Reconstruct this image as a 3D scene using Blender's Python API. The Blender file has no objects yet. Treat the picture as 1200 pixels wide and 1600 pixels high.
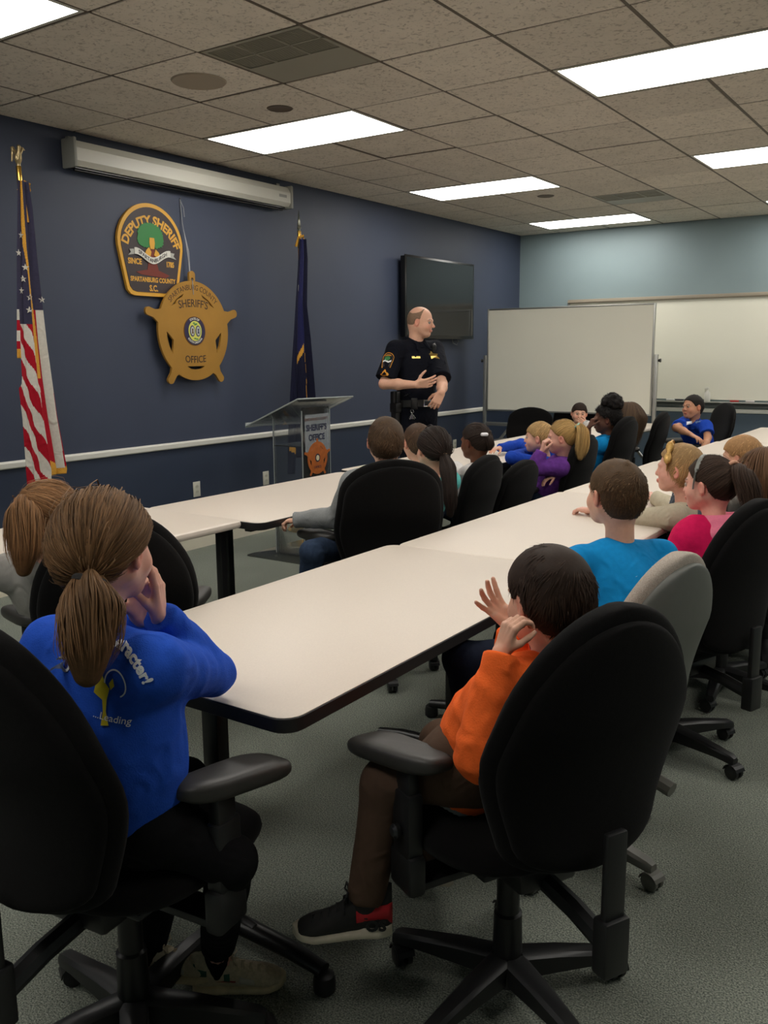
import bpy, bmesh, math, random
import numpy as np
from mathutils import Vector, Matrix
from mathutils.bvhtree import BVHTree
PI = math.pi
random.seed(7); RNG = np.random.default_rng(11)
SC = bpy.context.scene
COL = SC.collection

# ------------------------------------------------------------------ camera, world, exposure
FPX = 1393.05
YAW, PITCH, ROLL = -0.598426611, -0.177112491, -0.0079754
CAM = np.array([4.93873, -3.19961, 1.46045])
def cam_axes():
    d = np.array([math.sin(YAW)*math.cos(PITCH), math.cos(YAW)*math.cos(PITCH), math.sin(PITCH)])
    r = np.array([math.cos(YAW), -math.sin(YAW), 0.]); u = np.cross(r, d)
    return r*math.cos(ROLL)+u*math.sin(ROLL), -r*math.sin(ROLL)+u*math.cos(ROLL), d
CR, CU, CD = cam_axes()
cd = bpy.data.cameras.new('camera'); cam = bpy.data.objects.new('camera', cd); COL.objects.link(cam)
cd.sensor_fit = 'HORIZONTAL'; cd.sensor_width = 36; cd.lens = FPX/1200*36; cd.clip_start = .05; cd.clip_end = 60
cam.matrix_world = Matrix(((CR[0], CU[0], -CD[0], CAM[0]), (CR[1], CU[1], -CD[1], CAM[1]), (CR[2], CU[2], -CD[2], CAM[2]), (0, 0, 0, 1)))
SC.camera = cam
w = bpy.data.worlds.new('world'); SC.world = w; w.use_nodes = True
w.node_tree.nodes['Background'].inputs[0].default_value = (.5, .55, .6, 1)
w.node_tree.nodes['Background'].inputs[1].default_value = .02
SC.view_settings.view_transform = 'Standard'; SC.view_settings.look = 'None'
SC.view_settings.gamma = 1; SC.view_settings.use_curve_mapping = False
SC.view_settings.exposure = 0.0
LIGHT_E = 10.8            # emission of the troffer diffusers
H = 2.84                 # ceiling height
XMAX, YMIN, YMAX = 8.6, -5.2, 7.03

# ------------------------------------------------------------------ materials
def srgb(r, g, b, a=1):
    f = lambda c: (c/255/12.92) if c/255 <= .04045 else ((c/255+.055)/1.055)**2.4
    return (f(r), f(g), f(b), a)
MATS = {}
def mat(name, col, rough=.6, metal=0., spec=.5, noise=None, bump=None, emit=None, trans=0., attr=False, sheen=0., coat=0., ior=None):
    """noise=(scale, amount, detail) colour variation; bump=(scale, strength, distance)"""
    if name in MATS: return MATS[name]
    m = bpy.data.materials.new(name); m.use_nodes = True; MATS[name] = m
    nt = m.node_tree; b = nt.nodes['Principled BSDF']; L = nt.links.new
    b.inputs['Base Color'].default_value = col; b.inputs['Roughness'].default_value = rough
    b.inputs['Metallic'].default_value = metal; b.inputs['Specular IOR Level'].default_value = spec
    if sheen: b.inputs['Sheen Weight'].default_value = sheen; b.inputs['Sheen Roughness'].default_value = .5
    if coat: b.inputs['Coat Weight'].default_value = coat
    if trans: b.inputs['Transmission Weight'].default_value = trans
    if ior: b.inputs['IOR'].default_value = ior
    if emit: b.inputs['Emission Color'].default_value = emit[0]; b.inputs['Emission Strength'].default_value = emit[1]
    tc = nt.nodes.new('ShaderNodeTexCoord'); src = None
    if attr:
        at = nt.nodes.new('ShaderNodeAttribute'); at.attribute_name = 'Col'; src = at.outputs['Color']
        L(src, b.inputs['Base Color'])
    if noise:
        n = nt.nodes.new('ShaderNodeTexNoise'); n.inputs['Scale'].default_value = noise[0]; n.inputs['Detail'].default_value = noise[2] if len(noise) > 2 else 3
        L(tc.outputs['Object'], n.inputs['Vector'])
        mr = nt.nodes.new('ShaderNodeMapRange'); mr.inputs['From Min'].default_value = .25; mr.inputs['From Max'].default_value = .75
        mr.inputs['To Min'].default_value = 1-noise[1]; mr.inputs['To Max'].default_value = 1+noise[1]; L(n.outputs['Fac'], mr.inputs['Value'])
        mx = nt.nodes.new('ShaderNodeMix'); mx.data_type = 'RGBA'; mx.blend_type = 'MULTIPLY'; mx.inputs['Factor'].default_value = 1
        if src: L(src, mx.inputs['A'])
        else: mx.inputs['A'].default_value = col
        L(mr.outputs['Result'], mx.inputs['B']); L(mx.outputs['Result'], b.inputs['Base Color'])
    if bump:
        n = nt.nodes.new('ShaderNodeTexNoise'); n.inputs['Scale'].default_value = bump[0]; n.inputs['Detail'].default_value = 4
        L(tc.outputs['Object'], n.inputs['Vector'])
        bp = nt.nodes.new('ShaderNodeBump'); bp.inputs['Strength'].default_value = bump[1]; bp.inputs['Distance'].default_value = bump[2]
        L(n.outputs['Fac'], bp.inputs['Height']); L(bp.outputs['Normal'], b.inputs['Normal'])
    return m
M_navy = mat('navy_wall_paint', srgb(56, 64, 84), .55, noise=(2.5, .05), bump=(220, .15, .002))
M_navy2 = mat('navy_wainscot_paint', srgb(44, 54, 74), .5, noise=(2.5, .05), bump=(220, .15, .002))
M_slate = mat('slate_blue_wall_paint', srgb(130, 147, 151), .55, noise=(2, .04), bump=(220, .15, .002))
M_slate2 = mat('dark_slate_wainscot_paint', srgb(78, 93, 107), .5, noise=(2, .04), bump=(220, .15, .002))
M_trim = mat('white_trim_paint', srgb(214, 213, 205), .45)
M_base = mat('cream_baseboard_paint', srgb(214, 208, 190), .5)
M_grid = mat('bronze_ceiling_grid', srgb(92, 80, 66), .6)
M_lam = mat('greige_table_laminate', srgb(219, 207, 194), .42, noise=(260, .035, 2), spec=.35)
M_edge = mat('black_rubber_edge', srgb(24, 23, 24), .5)
M_blk = mat('black_powder_metal', srgb(22, 21, 22), .38)
M_pl = mat('black_plastic', srgb(27, 27, 28), .42, noise=(60, .08))
M_pad = mat('charcoal_urethane_pad', srgb(54, 52, 49), .45, noise=(30, .08), bump=(500, .2, .001))
M_fab = mat('black_chair_fabric', srgb(17, 16, 16), .95, spec=.1, noise=(140, .2), bump=(700, .5, .001), sheen=.04)
M_gsh = mat('grey_chair_shell', srgb(96, 98, 93), .5, noise=(40, .04))
M_gfab = mat('beige_grey_chair_fabric', srgb(164, 154, 143), .95, noise=(380, .25, 1), bump=(500, .6, .001))
M_gpl = mat('grey_chair_plastic', srgb(104, 103, 96), .42)
M_chrome = mat('chrome', srgb(200, 200, 200), .2, metal=1)
M_alu = mat('brushed_aluminium', srgb(175, 175, 170), .38, metal=.85)
M_gold = mat('polished_brass', srgb(214, 170, 80), .25, metal=1)
M_fringe = mat('gold_fringe', srgb(206, 150, 46), .8, noise=(300, .35), bump=(400, .8, .002))
M_wb = mat('whiteboard_enamel', srgb(231, 229, 214), .28, noise=(1.5, .02))
M_diff = mat('lit_diffuser', (1, 1, 1, 1), .5, emit=((1, .965, .90, 1), LIGHT_E))
M_white = mat('white_enamel', srgb(205, 203, 192), .4)
M_screen = mat('tv_glass', srgb(24, 27, 29), .12, spec=.6)
M_tv = mat('tv_black_bezel', srgb(12, 12, 13), .3)

def carpet():
    m = mat('grey_green_loop_carpet', srgb(103, 107, 99), .97, spec=.05)
    nt = m.node_tree; b = nt.nodes['Principled BSDF']; L = nt.links.new
    tc = nt.nodes.new('ShaderNodeTexCoord')
    n1 = nt.nodes.new('ShaderNodeTexNoise'); n1.inputs['Scale'].default_value = 230; n1.inputs['Detail'].default_value = 3
    n2 = nt.nodes.new('ShaderNodeTexNoise'); n2.inputs['Scale'].default_value = 3.0; n2.inputs['Detail'].default_value = 4
    v = nt.nodes.new('ShaderNodeTexVoronoi'); v.inputs['Scale'].default_value = 210
    for n in (n1, n2, v): L(tc.outputs['Object'], n.inputs['Vector'])
    cr = nt.nodes.new('ShaderNodeValToRGB'); cr.color_ramp.elements[0].position = .33; cr.color_ramp.elements[1].position = .68
    cr.color_ramp.elements[0].color = srgb(84, 91, 86); cr.color_ramp.elements[1].color = srgb(162, 166, 153)
    L(n1.outputs['Fac'], cr.inputs['Fac'])
    mr = nt.nodes.new('ShaderNodeMapRange'); mr.inputs['To Min'].default_value = .82; mr.inputs['To Max'].default_value = 1.15; L(n2.outputs['Fac'], mr.inputs['Value'])
    mx = nt.nodes.new('ShaderNodeMix'); mx.data_type = 'RGBA'; mx.blend_type = 'MULTIPLY'; mx.inputs['Factor'].default_value = 1
    L(cr.outputs['Color'], mx.inputs['A']); L(mr.outputs['Result'], mx.inputs['B']); L(mx.outputs['Result'], b.inputs['Base Color'])
    bp = nt.nodes.new('ShaderNodeBump'); bp.inputs['Strength'].default_value = .8; bp.inputs['Distance'].default_value = .004
    L(v.outputs['Distance'], bp.inputs['Height']); L(bp.outputs['Normal'], b.inputs['Normal'])
    return m
def tilemat():
    m = mat('fissured_ceiling_tile', srgb(176, 160, 141), .95, spec=.05)
    nt = m.node_tree; b = nt.nodes['Principled BSDF']; L = nt.links.new
    g = nt.nodes.new('ShaderNodeNewGeometry')
    mp = nt.nodes.new('ShaderNodeMapping'); mp.inputs['Scale'].default_value = (1, 1.0, 1); L(g.outputs['Position'], mp.inputs['Vector'])
    n = nt.nodes.new('ShaderNodeTexNoise'); n.inputs['Scale'].default_value = 42; n.inputs['Detail'].default_value = 5; n.inputs['Distortion'].default_value = 1.1
    L(mp.outputs['Vector'], n.inputs['Vector'])
    n2 = nt.nodes.new('ShaderNodeTexNoise'); n2.inputs['Scale'].default_value = 5; L(g.outputs['Position'], n2.inputs['Vector'])
    cr = nt.nodes.new('ShaderNodeValToRGB'); cr.color_ramp.elements[0].position = .33; cr.color_ramp.elements[1].position = .46
    cr.color_ramp.elements[0].color = srgb(184, 175, 162); cr.color_ramp.elements[1].color = srgb(222, 213, 199); L(n.outputs['Fac'], cr.inputs['Fac'])
    mr = nt.nodes.new('ShaderNodeMapRange'); mr.inputs['To Min'].default_value = .9; mr.inputs['To Max'].default_value = 1.1; L(n2.outputs['Fac'], mr.inputs['Value'])
    oi = nt.nodes.new('ShaderNodeObjectInfo'); mr2 = nt.nodes.new('ShaderNodeMapRange'); mr2.inputs['To Min'].default_value = .94; mr2.inputs['To Max'].default_value = 1.06; L(oi.outputs['Random'], mr2.inputs['Value'])
    ml = nt.nodes.new('ShaderNodeMath'); ml.operation = 'MULTIPLY'; L(mr.outputs['Result'], ml.inputs[0]); L(mr2.outputs['Result'], ml.inputs[1])
    mx = nt.nodes.new('ShaderNodeMix'); mx.data_type = 'RGBA'; mx.blend_type = 'MULTIPLY'; mx.inputs['Factor'].default_value = 1
    L(cr.outputs['Color'], mx.inputs['A']); L(ml.outputs['Value'], mx.inputs['B']); L(mx.outputs['Result'], b.inputs['Base Color'])
    bp = nt.nodes.new('ShaderNodeBump'); bp.inputs['Strength'].default_value = .7; bp.inputs['Distance'].default_value = .006
    L(cr.outputs['Color'], bp.inputs['Height']); L(bp.outputs['Normal'], b.inputs['Normal'])
    return m
M_carpet = carpet(); M_tile = tilemat()

# ------------------------------------------------------------------ object helpers
def tag(o, label=None, cat=None, group=None, kind=None):
    if label: o['label'] = label
    if cat: o['category'] = cat
    if group: o['group'] = group
    if kind: o['kind'] = kind
    return o
def empty(name, loc=(0, 0, 0), rz=0, label=None, cat=None, group=None):
    o = bpy.data.objects.new(name, None); COL.objects.link(o); o.location = loc; o.rotation_euler = (0, 0, rz); o.empty_display_size = .1
    return tag(o, label, cat, group)
def link(name, me, m=None, parent=None, kind=None):
    o = bpy.data.objects.new(name, me); COL.objects.link(o)
    if m is not None and not me.materials: me.materials.append(m)
    if parent is not None: o.parent = parent
    if kind: o['kind'] = kind
    return o
def npmesh(name, V, F, smooth=True, col=None, sharp=None):
    """V (n,3); F list of arrays (k,3)/(k,4)"""
    me = bpy.data.meshes.new(name); V = np.asarray(V, np.float32)
    Fs = [np.asarray(f, np.int32) for f in (F if isinstance(F, list) else [F]) if len(f)]
    me.vertices.add(len(V)); me.vertices.foreach_set('co', V.ravel())
    loops = np.concatenate([f.ravel() for f in Fs]); cnt = np.concatenate([np.full(len(f), f.shape[1], np.int32) for f in Fs])
    me.loops.add(len(loops)); me.loops.foreach_set('vertex_index', loops)
    st = np.zeros(len(cnt), np.int32); st[1:] = np.cumsum(cnt)[:-1]
    me.polygons.add(len(cnt)); me.polygons.foreach_set('loop_start', st)
    try: me.polygons.foreach_set('loop_total', cnt)
    except Exception: pass
    me.polygons.foreach_set('use_smooth', np.full(len(cnt), smooth, bool))
    me.update(calc_edges=True)
    if col is not None:
        a = me.color_attributes.new('Col', 'FLOAT_COLOR', 'POINT'); c = np.ones((len(V), 4), np.float32); c[:, :3] = col[:, :3]
        a.data.foreach_set('color', c.ravel())
    return me
def bmo(name, bm, m, parent=None, smooth=False, kind=None):
    bmesh.ops.recalc_face_normals(bm, faces=bm.faces[:])
    me = bpy.data.meshes.new(name); bm.to_mesh(me); bm.free()
    if smooth:
        for p in me.polygons: p.use_smooth = True
        me.set_sharp_from_angle(angle=math.radians(40))
    return link(name, me, m, parent, kind)
def bx(bm, x0, x1, y0, y1, z0, z1, bev=0, M=None, seg=2):
    r = bmesh.ops.create_cube(bm, size=1); vs = r['verts']
    for v in vs:
        v.co = Vector(((x0+x1)/2+v.co.x*(x1-x0), (y0+y1)/2+v.co.y*(y1-y0), (z0+z1)/2+v.co.z*(z1-z0)))
    if bev:
        es = {e for v in vs for e in v.link_edges}
        rr = bmesh.ops.bevel(bm, geom=list(es), offset=bev, segments=seg, affect='EDGES', profile=.5); vs = list({v for f in rr['faces'] for v in f.verts} | {v for v in vs if v.is_valid})
    if M is not None: bmesh.ops.transform(bm, matrix=M, verts=vs)
    return vs
def box(name, x0, x1, y0, y1, z0, z1, m, parent=None, bev=0, kind=None):
    bm = bmesh.new(); bx(bm, x0, x1, y0, y1, z0, z1, bev); return bmo(name, bm, m, parent, bev > 0, kind)
def tube(bm, pts, r, n=10, cap=True, sq=1.0):
    pts = [Vector(p) for p in pts]; rs = r if hasattr(r, '__len__') else [r]*len(pts); rings = []
    for i, p in enumerate(pts):
        t = (pts[min(i+1, len(pts)-1)]-pts[max(i-1, 0)]).normalized()
        a = Vector((0, 0, 1)) if abs(t.z) < .9 else Vector((1, 0, 0))
        s = t.cross(a).normalized(); u = s.cross(t).normalized()
        rings.append([bm.verts.new(p+(s*math.cos(2*PI*k/n)*rs[i]+u*math.sin(2*PI*k/n)*rs[i]*sq)) for k in range(n)])
    for a, b in zip(rings, rings[1:]):
        for k in range(n): bm.faces.new((a[k], a[(k+1) % n], b[(k+1) % n], b[k]))
    if cap: bm.faces.new(rings[0][::-1]); bm.faces.new(rings[-1])
def lathe(bm, prof, n=24, M=None):
    rings = []
    for r, z in prof:
        rings.append([bm.verts.new((r*math.cos(2*PI*k/n), r*math.sin(2*PI*k/n), z)) for k in range(n)] if r > 1e-5 else [bm.verts.new((0, 0, z))])
    for a, b in zip(rings, rings[1:]):
        for k in range(n):
            if len(a) == 1 and len(b) == 1: continue
            if len(a) == 1: bm.faces.new((a[0], b[(k+1) % n], b[k]))
            elif len(b) == 1: bm.faces.new((a[k], a[(k+1) % n], b[0]))
            else: bm.faces.new((a[k], a[(k+1) % n], b[(k+1) % n], b[k]))
    if len(rings[0]) > 1: bm.faces.new(rings[0][::-1])
    if len(rings[-1]) > 1: bm.faces.new(rings[-1])
    if M is not None: bmesh.ops.transform(bm, matrix=M, verts=[v for r in rings for v in r])
def prism(name, pts, d0, d1, plane, m, parent=None, holes=(), bev=0):
    """flat plate from a 2-D outline with holes; plane maps (a, b, depth) -> xyz"""
    cu = bpy.data.curves.new('c', 'CURVE'); cu.dimensions = '2D'; cu.fill_mode = 'BOTH'; cu.extrude = abs(d1-d0)/2; cu.bevel_depth = bev
    for P in [pts]+list(holes):
        s = cu.splines.new('POLY'); s.points.add(len(P)-1); s.use_cyclic_u = True
        for q, p in zip(s.points, P): q.co = (p[0], p[1], 0, 1)
    return curve_to(name, cu, lambda x, y, z: plane(x, y, (d0+d1)/2+z*(1 if d1 > d0 else -1)), m, parent)
def curve_to(name, cu, fn, m, parent=None):
    o = bpy.data.objects.new('tmp', cu); COL.objects.link(o)
    dg = bpy.context.evaluated_depsgraph_get(); me = bpy.data.meshes.new_from_object(o.evaluated_get(dg))
    bpy.data.objects.remove(o); me.name = name
    for v in me.vertices: v.co = fn(*v.co)
    me.materials.clear()
    return link(name, me, m, parent)
def text(name, s, size, fn, m, parent=None, ext=.0006, bold=0., sx=1., space=1.):
    cu = bpy.data.curves.new('t', 'FONT'); cu.body = s; cu.size = size; cu.align_x = 'CENTER'; cu.extrude = ext; cu.offset = bold; cu.resolution_u = 3; cu.space_character = space
    return curve_to(name, cu, lambda x, y, z: fn(x*sx, y, z), m, parent)
def dup(root, loc, rz):
    """copy of a thing and of its parts; meshes are shared"""
    r = root.copy(); COL.objects.link(r); r.location = loc; r.rotation_euler = (0, 0, rz)
    for ch in list(root.children):
        c = ch.copy(); COL.objects.link(c); c.parent = r
        for g in list(ch.children):
            d = g.copy(); COL.objects.link(d); d.parent = c
    return r

# ------------------------------------------------------------------ room shell
box('floor', 0, XMAX, YMIN, YMAX, -.1, 0, M_carpet, kind='structure')
RAIL = .80
wl = empty('wall_left'); wl['kind'] = 'structure'
box('upper_wall', -.12, 0, YMIN, YMAX, RAIL, H+.2, M_navy, wl); box('lower_wall', -.12, 0, YMIN, YMAX, 0, RAIL, M_navy2, wl)
wb = empty('wall_back'); wb['kind'] = 'structure'
box('upper_wall', -.12, XMAX+.12, YMAX, YMAX+.12, RAIL, H+.2, M_slate, wb); box('lower_wall', -.12, XMAX+.12, YMAX, YMAX+.12, 0, RAIL, M_slate2, wb)
box('wall_right', XMAX, XMAX+.12, YMIN, YMAX, 0, H+.2, M_slate, kind='structure')
box('wall_front', -.12, XMAX+.12, YMIN-.12, YMIN, 0, H+.2, M_slate, kind='structure')
def rail(name, prof, m, seg):
    bm = bmesh.new(); 
    (x0, y0), (x1, y1), n = seg
    a = [bm.verts.new((x0+n[0]*p, y0+n[1]*p, z)) for p, z in prof]; b = [bm.verts.new((x1+n[0]*p, y1+n[1]*p, z)) for p, z in prof]
    k = len(prof)
    for i in range(k): bm.faces.new((a[i], a[(i+1) % k], b[(i+1) % k], b[i]))
    bm.faces.new(a); bm.faces.new(b[::-1]); return bmo(name, bm, m, None, False, 'structure')
RP = [(0, RAIL-.022), (.014, RAIL-.022), (.02, RAIL-.015), (.02, RAIL+.012), (.012, RAIL+.022), (0, RAIL+.024)]
BP = [(0, 0), (.018, 0), (.018, .095), (.012, .112), (.004, .118), (0, .12)]
rail('trim_1', RP, M_trim, ((.0, YMIN), (.0, YMAX), (1, 0)))
rail('trim_2', RP, M_trim, ((.02, YMAX), (XMAX, YMAX), (0, -1)))
rail('baseboard_left', BP, M_base, ((0, YMIN), (0, YMAX), (1, 0)))
rail('baseboard_back', BP, M_base, ((.018, YMAX), (XMAX, YMAX), (0, -1)))

# ceiling: slab, dark grid, one object per tile
ceil = box('ceiling', -.12, XMAX+.12, YMIN-.12, YMAX+.12, H+.16, H+.2, M_grid, kind='structure')
T = .61
def gx(u): return u*T-.10
def infront(x, y, z, mg=160):
    v = np.array([x, y, z])-CAM; d = v@CD
    if d < .2: return False
    px, py = 600+FPX*(v@CR)/d, 800-FPX*(v@CU)/d
    return -mg < px < 1200+mg and -mg < py < 1600+mg
LIGHTS = [(1, 2), (1, -2), (1, 6), (1, 10), (5, 2), (5, 6), (5, 10), (9, 2), (9, 6), (9, 10), (5, -2), (9, -2), (5, -6), (1, -6)]
occ = {}
for u, v in LIGHTS:
    for k in (0, 1): occ[(u+k, v)] = 'light'
VENTS = [(3, 0), (3, 8)]
for q in VENTS: occ[q] = 'vent'
SPK = [(2, 0)]; CANS = [(2, 1), (2, 7)]
bm_g = bmesh.new()
nu = int(XMAX/T)+2; v0, v1 = int(YMIN/T)-1, int(YMAX/T)+1
for u in range(0, nu): 
    x = gx(u)
    if 0 < x < XMAX: bx(bm_g, x-.009, x+.009, YMIN, YMAX, H+.0, H+.03)
for v in range(v0, v1+1):
    if YMIN < v*T < YMAX: bx(bm_g, 0, XMAX, v*T-.009, v*T+.009, H+.002, H+.028)
bx(bm_g, 0, .02, YMIN, YMAX, H, H+.025); bx(bm_g, 0, XMAX, YMAX-.02, YMAX, H, H+.025)
bmo('ceiling_grid', bm_g, M_grid, ceil)
def tile_mesh(w, d, hole=0):
    bm = bmesh.new(); bx(bm, .008, w-.008, .008, d-.008, 0, .018, .0025, seg=1)
    return bm
tcache = {}
bm_far = bmesh.new()
for u in range(0, nu):
    for v in range(v0, v1+1):
        x0, x1 = max(gx(u), 0), min(gx(u+1), XMAX); y0, y1 = max(v*T, YMIN), min((v+1)*T, YMAX)
        if x1-x0 < .02 or y1-y0 < .02 or (u, v) in occ: continue
        dz = H-.001+random.uniform(-.0015, .0015)
        if infront((x0+x1)/2, (y0+y1)/2, H, 130):
            key = (round(x1-x0, 3), round(y1-y0, 3))
            if key not in tcache:
                bm = tile_mesh(*key); me = bpy.data.meshes.new('ceiling_tile'); bm.to_mesh(me); bm.free(); tcache[key] = me
            o = link('ceiling_tile', tcache[key], M_tile, ceil); o.location = (x0, y0, dz)
            o.rotation_euler = (random.uniform(-.003, .003), random.uniform(-.003, .003), 0)
            if (u, v) == (2, 3): o.rotation_euler = (.0, .0, 0); o.location = (x0, y0+.0, dz+.004)
        else: bx(bm_far, x0+.008, x1-.008, y0+.008, y1-.008, dz, dz+.018)
bmo('ceiling_tiles_beyond_view', bm_far, M_tile, ceil, kind='stuff')
NAMES = {(1, 2): 'nearest whole ceiling light panel, above the projector screen housing', (1, -2): 'ceiling light panel cut by the top left corner of the photo',
         (1, 6): 'middle of three ceiling light panels along the navy wall, above the television', (1, 10): 'farthest small ceiling light panel next to the slate blue wall',
         (5, 2): 'large bright ceiling light panel at the top right of the photo', (5, 6): 'ceiling light panel at the right edge, behind the large one',
         (5, 10): 'sliver of a ceiling light panel at the right edge near the back wall'}
bf = bmesh.new()
W2, D2 = 2*T-.02, T-.02
for a in ((0, W2, 0, .02), (0, W2, D2-.02, D2), (0, .02, .02, D2-.02), (W2-.02, W2, .02, D2-.02)): bx(bf, a[0], a[1], a[2], a[3], -.002, .03, .002, seg=1)
L0 = empty('ceiling_light', (0, 0, 0)); fr = bmo('frame', bf, M_white, L0)
df = box('diffuser', .018, W2-.018, .018, D2-.018, -.001, .004, M_diff, L0)
bm = bmesh.new(); bx(bm, .004, W2-.004, .004, D2-.004, .03, .09); hs = bmo('housing', bm, M_white, L0)
for i, (u, v) in enumerate(LIGHTS):
    o = L0 if i == 0 else dup(L0, (0, 0, 0), 0)
    o.location = (gx(u)+.01, v*T+.01, H)
    tag(o, NAMES.get((u, v), 'ceiling light panel outside the photo, %s' % {(9, 2): 'right of the large bright one', (9, 6): 'right of the one at the right edge', (9, 10): 'in the far right corner of the room', (5, -2): 'nearly above the camera', (9, -2): 'right of the camera', (5, -6): 'behind the camera', (1, -6): 'behind the camera by the navy wall'}.get((u, v))), 'ceiling light', 'recessed ceiling light panels')

def vent(u, v, lab, full):
    x0, y0 = gx(u)+.01, v*T+.01; S = T-.02
    t = empty('ceiling_vent', (x0, y0, H), 0, lab, 'vent', 'ceiling vents')
    mg = mat('vent_paint', srgb(150, 146, 130), .5); md = mat('vent_dark', srgb(40, 38, 34), .8)
    bm = bmesh.new(); bx(bm, 0, S, S*.54, S, -.001, .012, .002, seg=1)
    for a in ((0, S, 0, S*.04), (0, .02, S*.04, S*.54), (S-.02, S, S*.04, S*.54), (0, S, S*.28, S*.30), (S*.31, S*.33, S*.04, S*.54), (S*.66, S*.68, S*.04, S*.54)): bx(bm, a[0], a[1], a[2], a[3], -.001, .012)
    bmo('panel', bm, mg, t); box('backing', .004, S-.004, .004, S-.004, .022, .03, md, t)
    n = 30
    bm = bmesh.new()
    for i in range(n):
        y = S*.045+(S*.49)*i/n; bx(bm, .02, S-.02, y, y+.0045, .002, .016, M=None)
    o = bmo('louver', bm, mg, t); o['kind'] = 'stuff'
vent(3, 0, 'square ceiling air vent with fine louvers, nearest one, beside the round speaker', 1)
vent(3, 8, 'small far ceiling air vent in front of the farthest light panel', 1)
# round speaker
t = empty('ceiling_speaker', (gx(2.47), .53*T, H), 0, 'round flush ceiling speaker grille between the vent and the navy wall', 'speaker')
bm = bmesh.new(); lathe(bm, [(0, -.004), (.10, -.006), (.118, -.004), (.12, .0)], 40); bmo('grille', bm, mat('speaker_grille', srgb(122, 112, 98), .7, noise=(300, .2)), t, True)
bm = bmesh.new()
lathe(bm, [(.12, -.006), (.135, -.007), (.142, 0)], 40); bmo('rim', bm, mat('speaker_rim', srgb(165, 152, 134), .6), t, True)
for (u, v, lab) in ((2.47, 1.57, 'dark round ceiling can light, unlit, beside the nearest whole light panel'), (2.49, 7.53, 'small dark round ceiling can between the two far light panels')):
    t = empty('recessed_can', (gx(u), v*T, H), 0, lab, 'can light', 'unlit recessed cans')
    bm = bmesh.new(); lathe(bm, [(0, -.003), (.062, -.004), (.064, -.001)], 32); bmo('opening', bm, mat('can_dark', srgb(38, 24, 18), .5), t, True)
    bm = bmesh.new(); lathe(bm, [(.063, -.004), (.07, -.006), (.078, -.001)], 32); bmo('trim_ring', bm, M_grid, t, True)

# ------------------------------------------------------------------ tables
def rrect(x0, x1, y0, y1, r, n=5):
    P = []
    for cx, cy, a in ((x1-r, y1-r, 0), (x0+r, y1-r, 90), (x0+r, y0+r, 180), (x1-r, y0+r, 270)):
        for k in range(n+1): t_ = math.radians(a+90*k/n); P.append((cx+r*math.cos(t_), cy+r*math.sin(t_)))
    return P
def slab(name, x0, x1, y0, y1, r, prof, m, parent):
    """prof: list of (inset, z) from bottom to top"""
    bm = bmesh.new(); rings = []
    for ins, z in prof: rings.append([bm.verts.new((x, y, z)) for x, y in rrect(x0+ins, x1-ins, y0+ins, y1-ins, max(r-ins, .004))])
    n = len(rings[0])
    for a, b in zip(rings, rings[1:]):
        for k in range(n): bm.faces.new((a[k], a[(k+1) % n], b[(k+1) % n], b[k]))
    bm.faces.new(rings[0][::-1]); bm.faces.new(rings[-1]); return bmo(name, bm, m, parent, True)
def table(x0, x1, y0, y1, style, leg, lab, skew=0, dz=0):
    cx, cy = (x0+x1)/2, (y0+y1)/2; w, d = (x1-x0)/2, (y1-y0)/2
    t = empty('folding_table', (cx, cy, 0), skew, lab, 'table', 'training tables')
    zt = .74+dz
    if style == 'bull':
        slab('tabletop', -w, w, -d, d, .04, [(.014, zt-.034), (.004, zt-.03), (0, zt-.022), (0, zt-.014), (.003, zt-.005), (.01, zt-.001), (.016, zt)], M_lam, t)
    else:
        slab('tabletop', -w, w, -d, d, .05, [(.002, zt-.006), (.002, zt-.001), (.004, zt)], M_lam, t)
        slab('edge_band', -w, w, -d, d, .05, [(.006, zt-.036), (0, zt-.032), (0, zt-.004), (.0025, zt-.0015), (.005, zt-.001)], M_edge, t)
    bm = bmesh.new(); zb = zt-.036
    for s in (-1, 1): bx(bm, s*w*.55-.02, s*w*.55+.02, -d+.1, d-.1, zb-.035, zb, .003)
    bmo('apron', bm, M_blk, t, True)
    if leg == 'T':
        for s in (-1, 1):
            y = s*(d-.17)
            bm = bmesh.new(); bx(bm, -.028, .028, y-.02, y+.02, .05, zb-.03, .008); bx(bm, -w*.62, w*.62, y-.025, y+.025, zb-.035, zb-.002, .004)
            tube(bm, [(-w*.84, y, .055), (-w*.6, y, .068), (0, y, .075), (w*.6, y, .068), (w*.84, y, .055)], [.02, .024, .028, .024, .02], 12, sq=.8)
            lo = bmo('leg', bm, M_blk, t, True)
            for q in (-1, 1):
                bm = bmesh.new(); lathe(bm, [(.012, .05), (.024, .045), (.027, .03), (.027, .008), (.02, 0), (0, 0)], 14, Matrix.Translation((q*w*.84, y, 0))); bmo('glide', bm, M_pl, lo, True)
    else:
        for sx in (-1, 1):
            for sy in (-1, 1):
                bm = bmesh.new(); x, y = sx*(w-.1), sy*(d-.05); bx(bm, x-.018, x+.018, y-.018, y+.018, .012, zb, .005); bmo('leg', bm, M_blk, t, True)
                bm = bmesh.new(); lathe(bm, [(.02, .014), (.028, .01), (.028, 0), (0, 0)], 14, Matrix.Translation((x, y, 0))); bmo('foot', bm, M_pl, t, True)
    return t
table(3.08, 3.84, -1.93, -.43, 'flat', 'T', 'nearest greige table with black edge, girl in blue leaning on its corner')
table(3.10, 3.86, -.43, 1.12, 'bull', 'T', 'second table of the near row, cream rounded edge, in front of the boy in cyan')
table(3.11, 3.87, 1.12, 2.66, 'bull', 'T', 'third table of the near row, beyond the blonde girl with the gold bow')
table(3.12, 3.88, 2.66, 4.20, 'bull', 'T', 'fourth table of the near row, behind the girl in pink')
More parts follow.
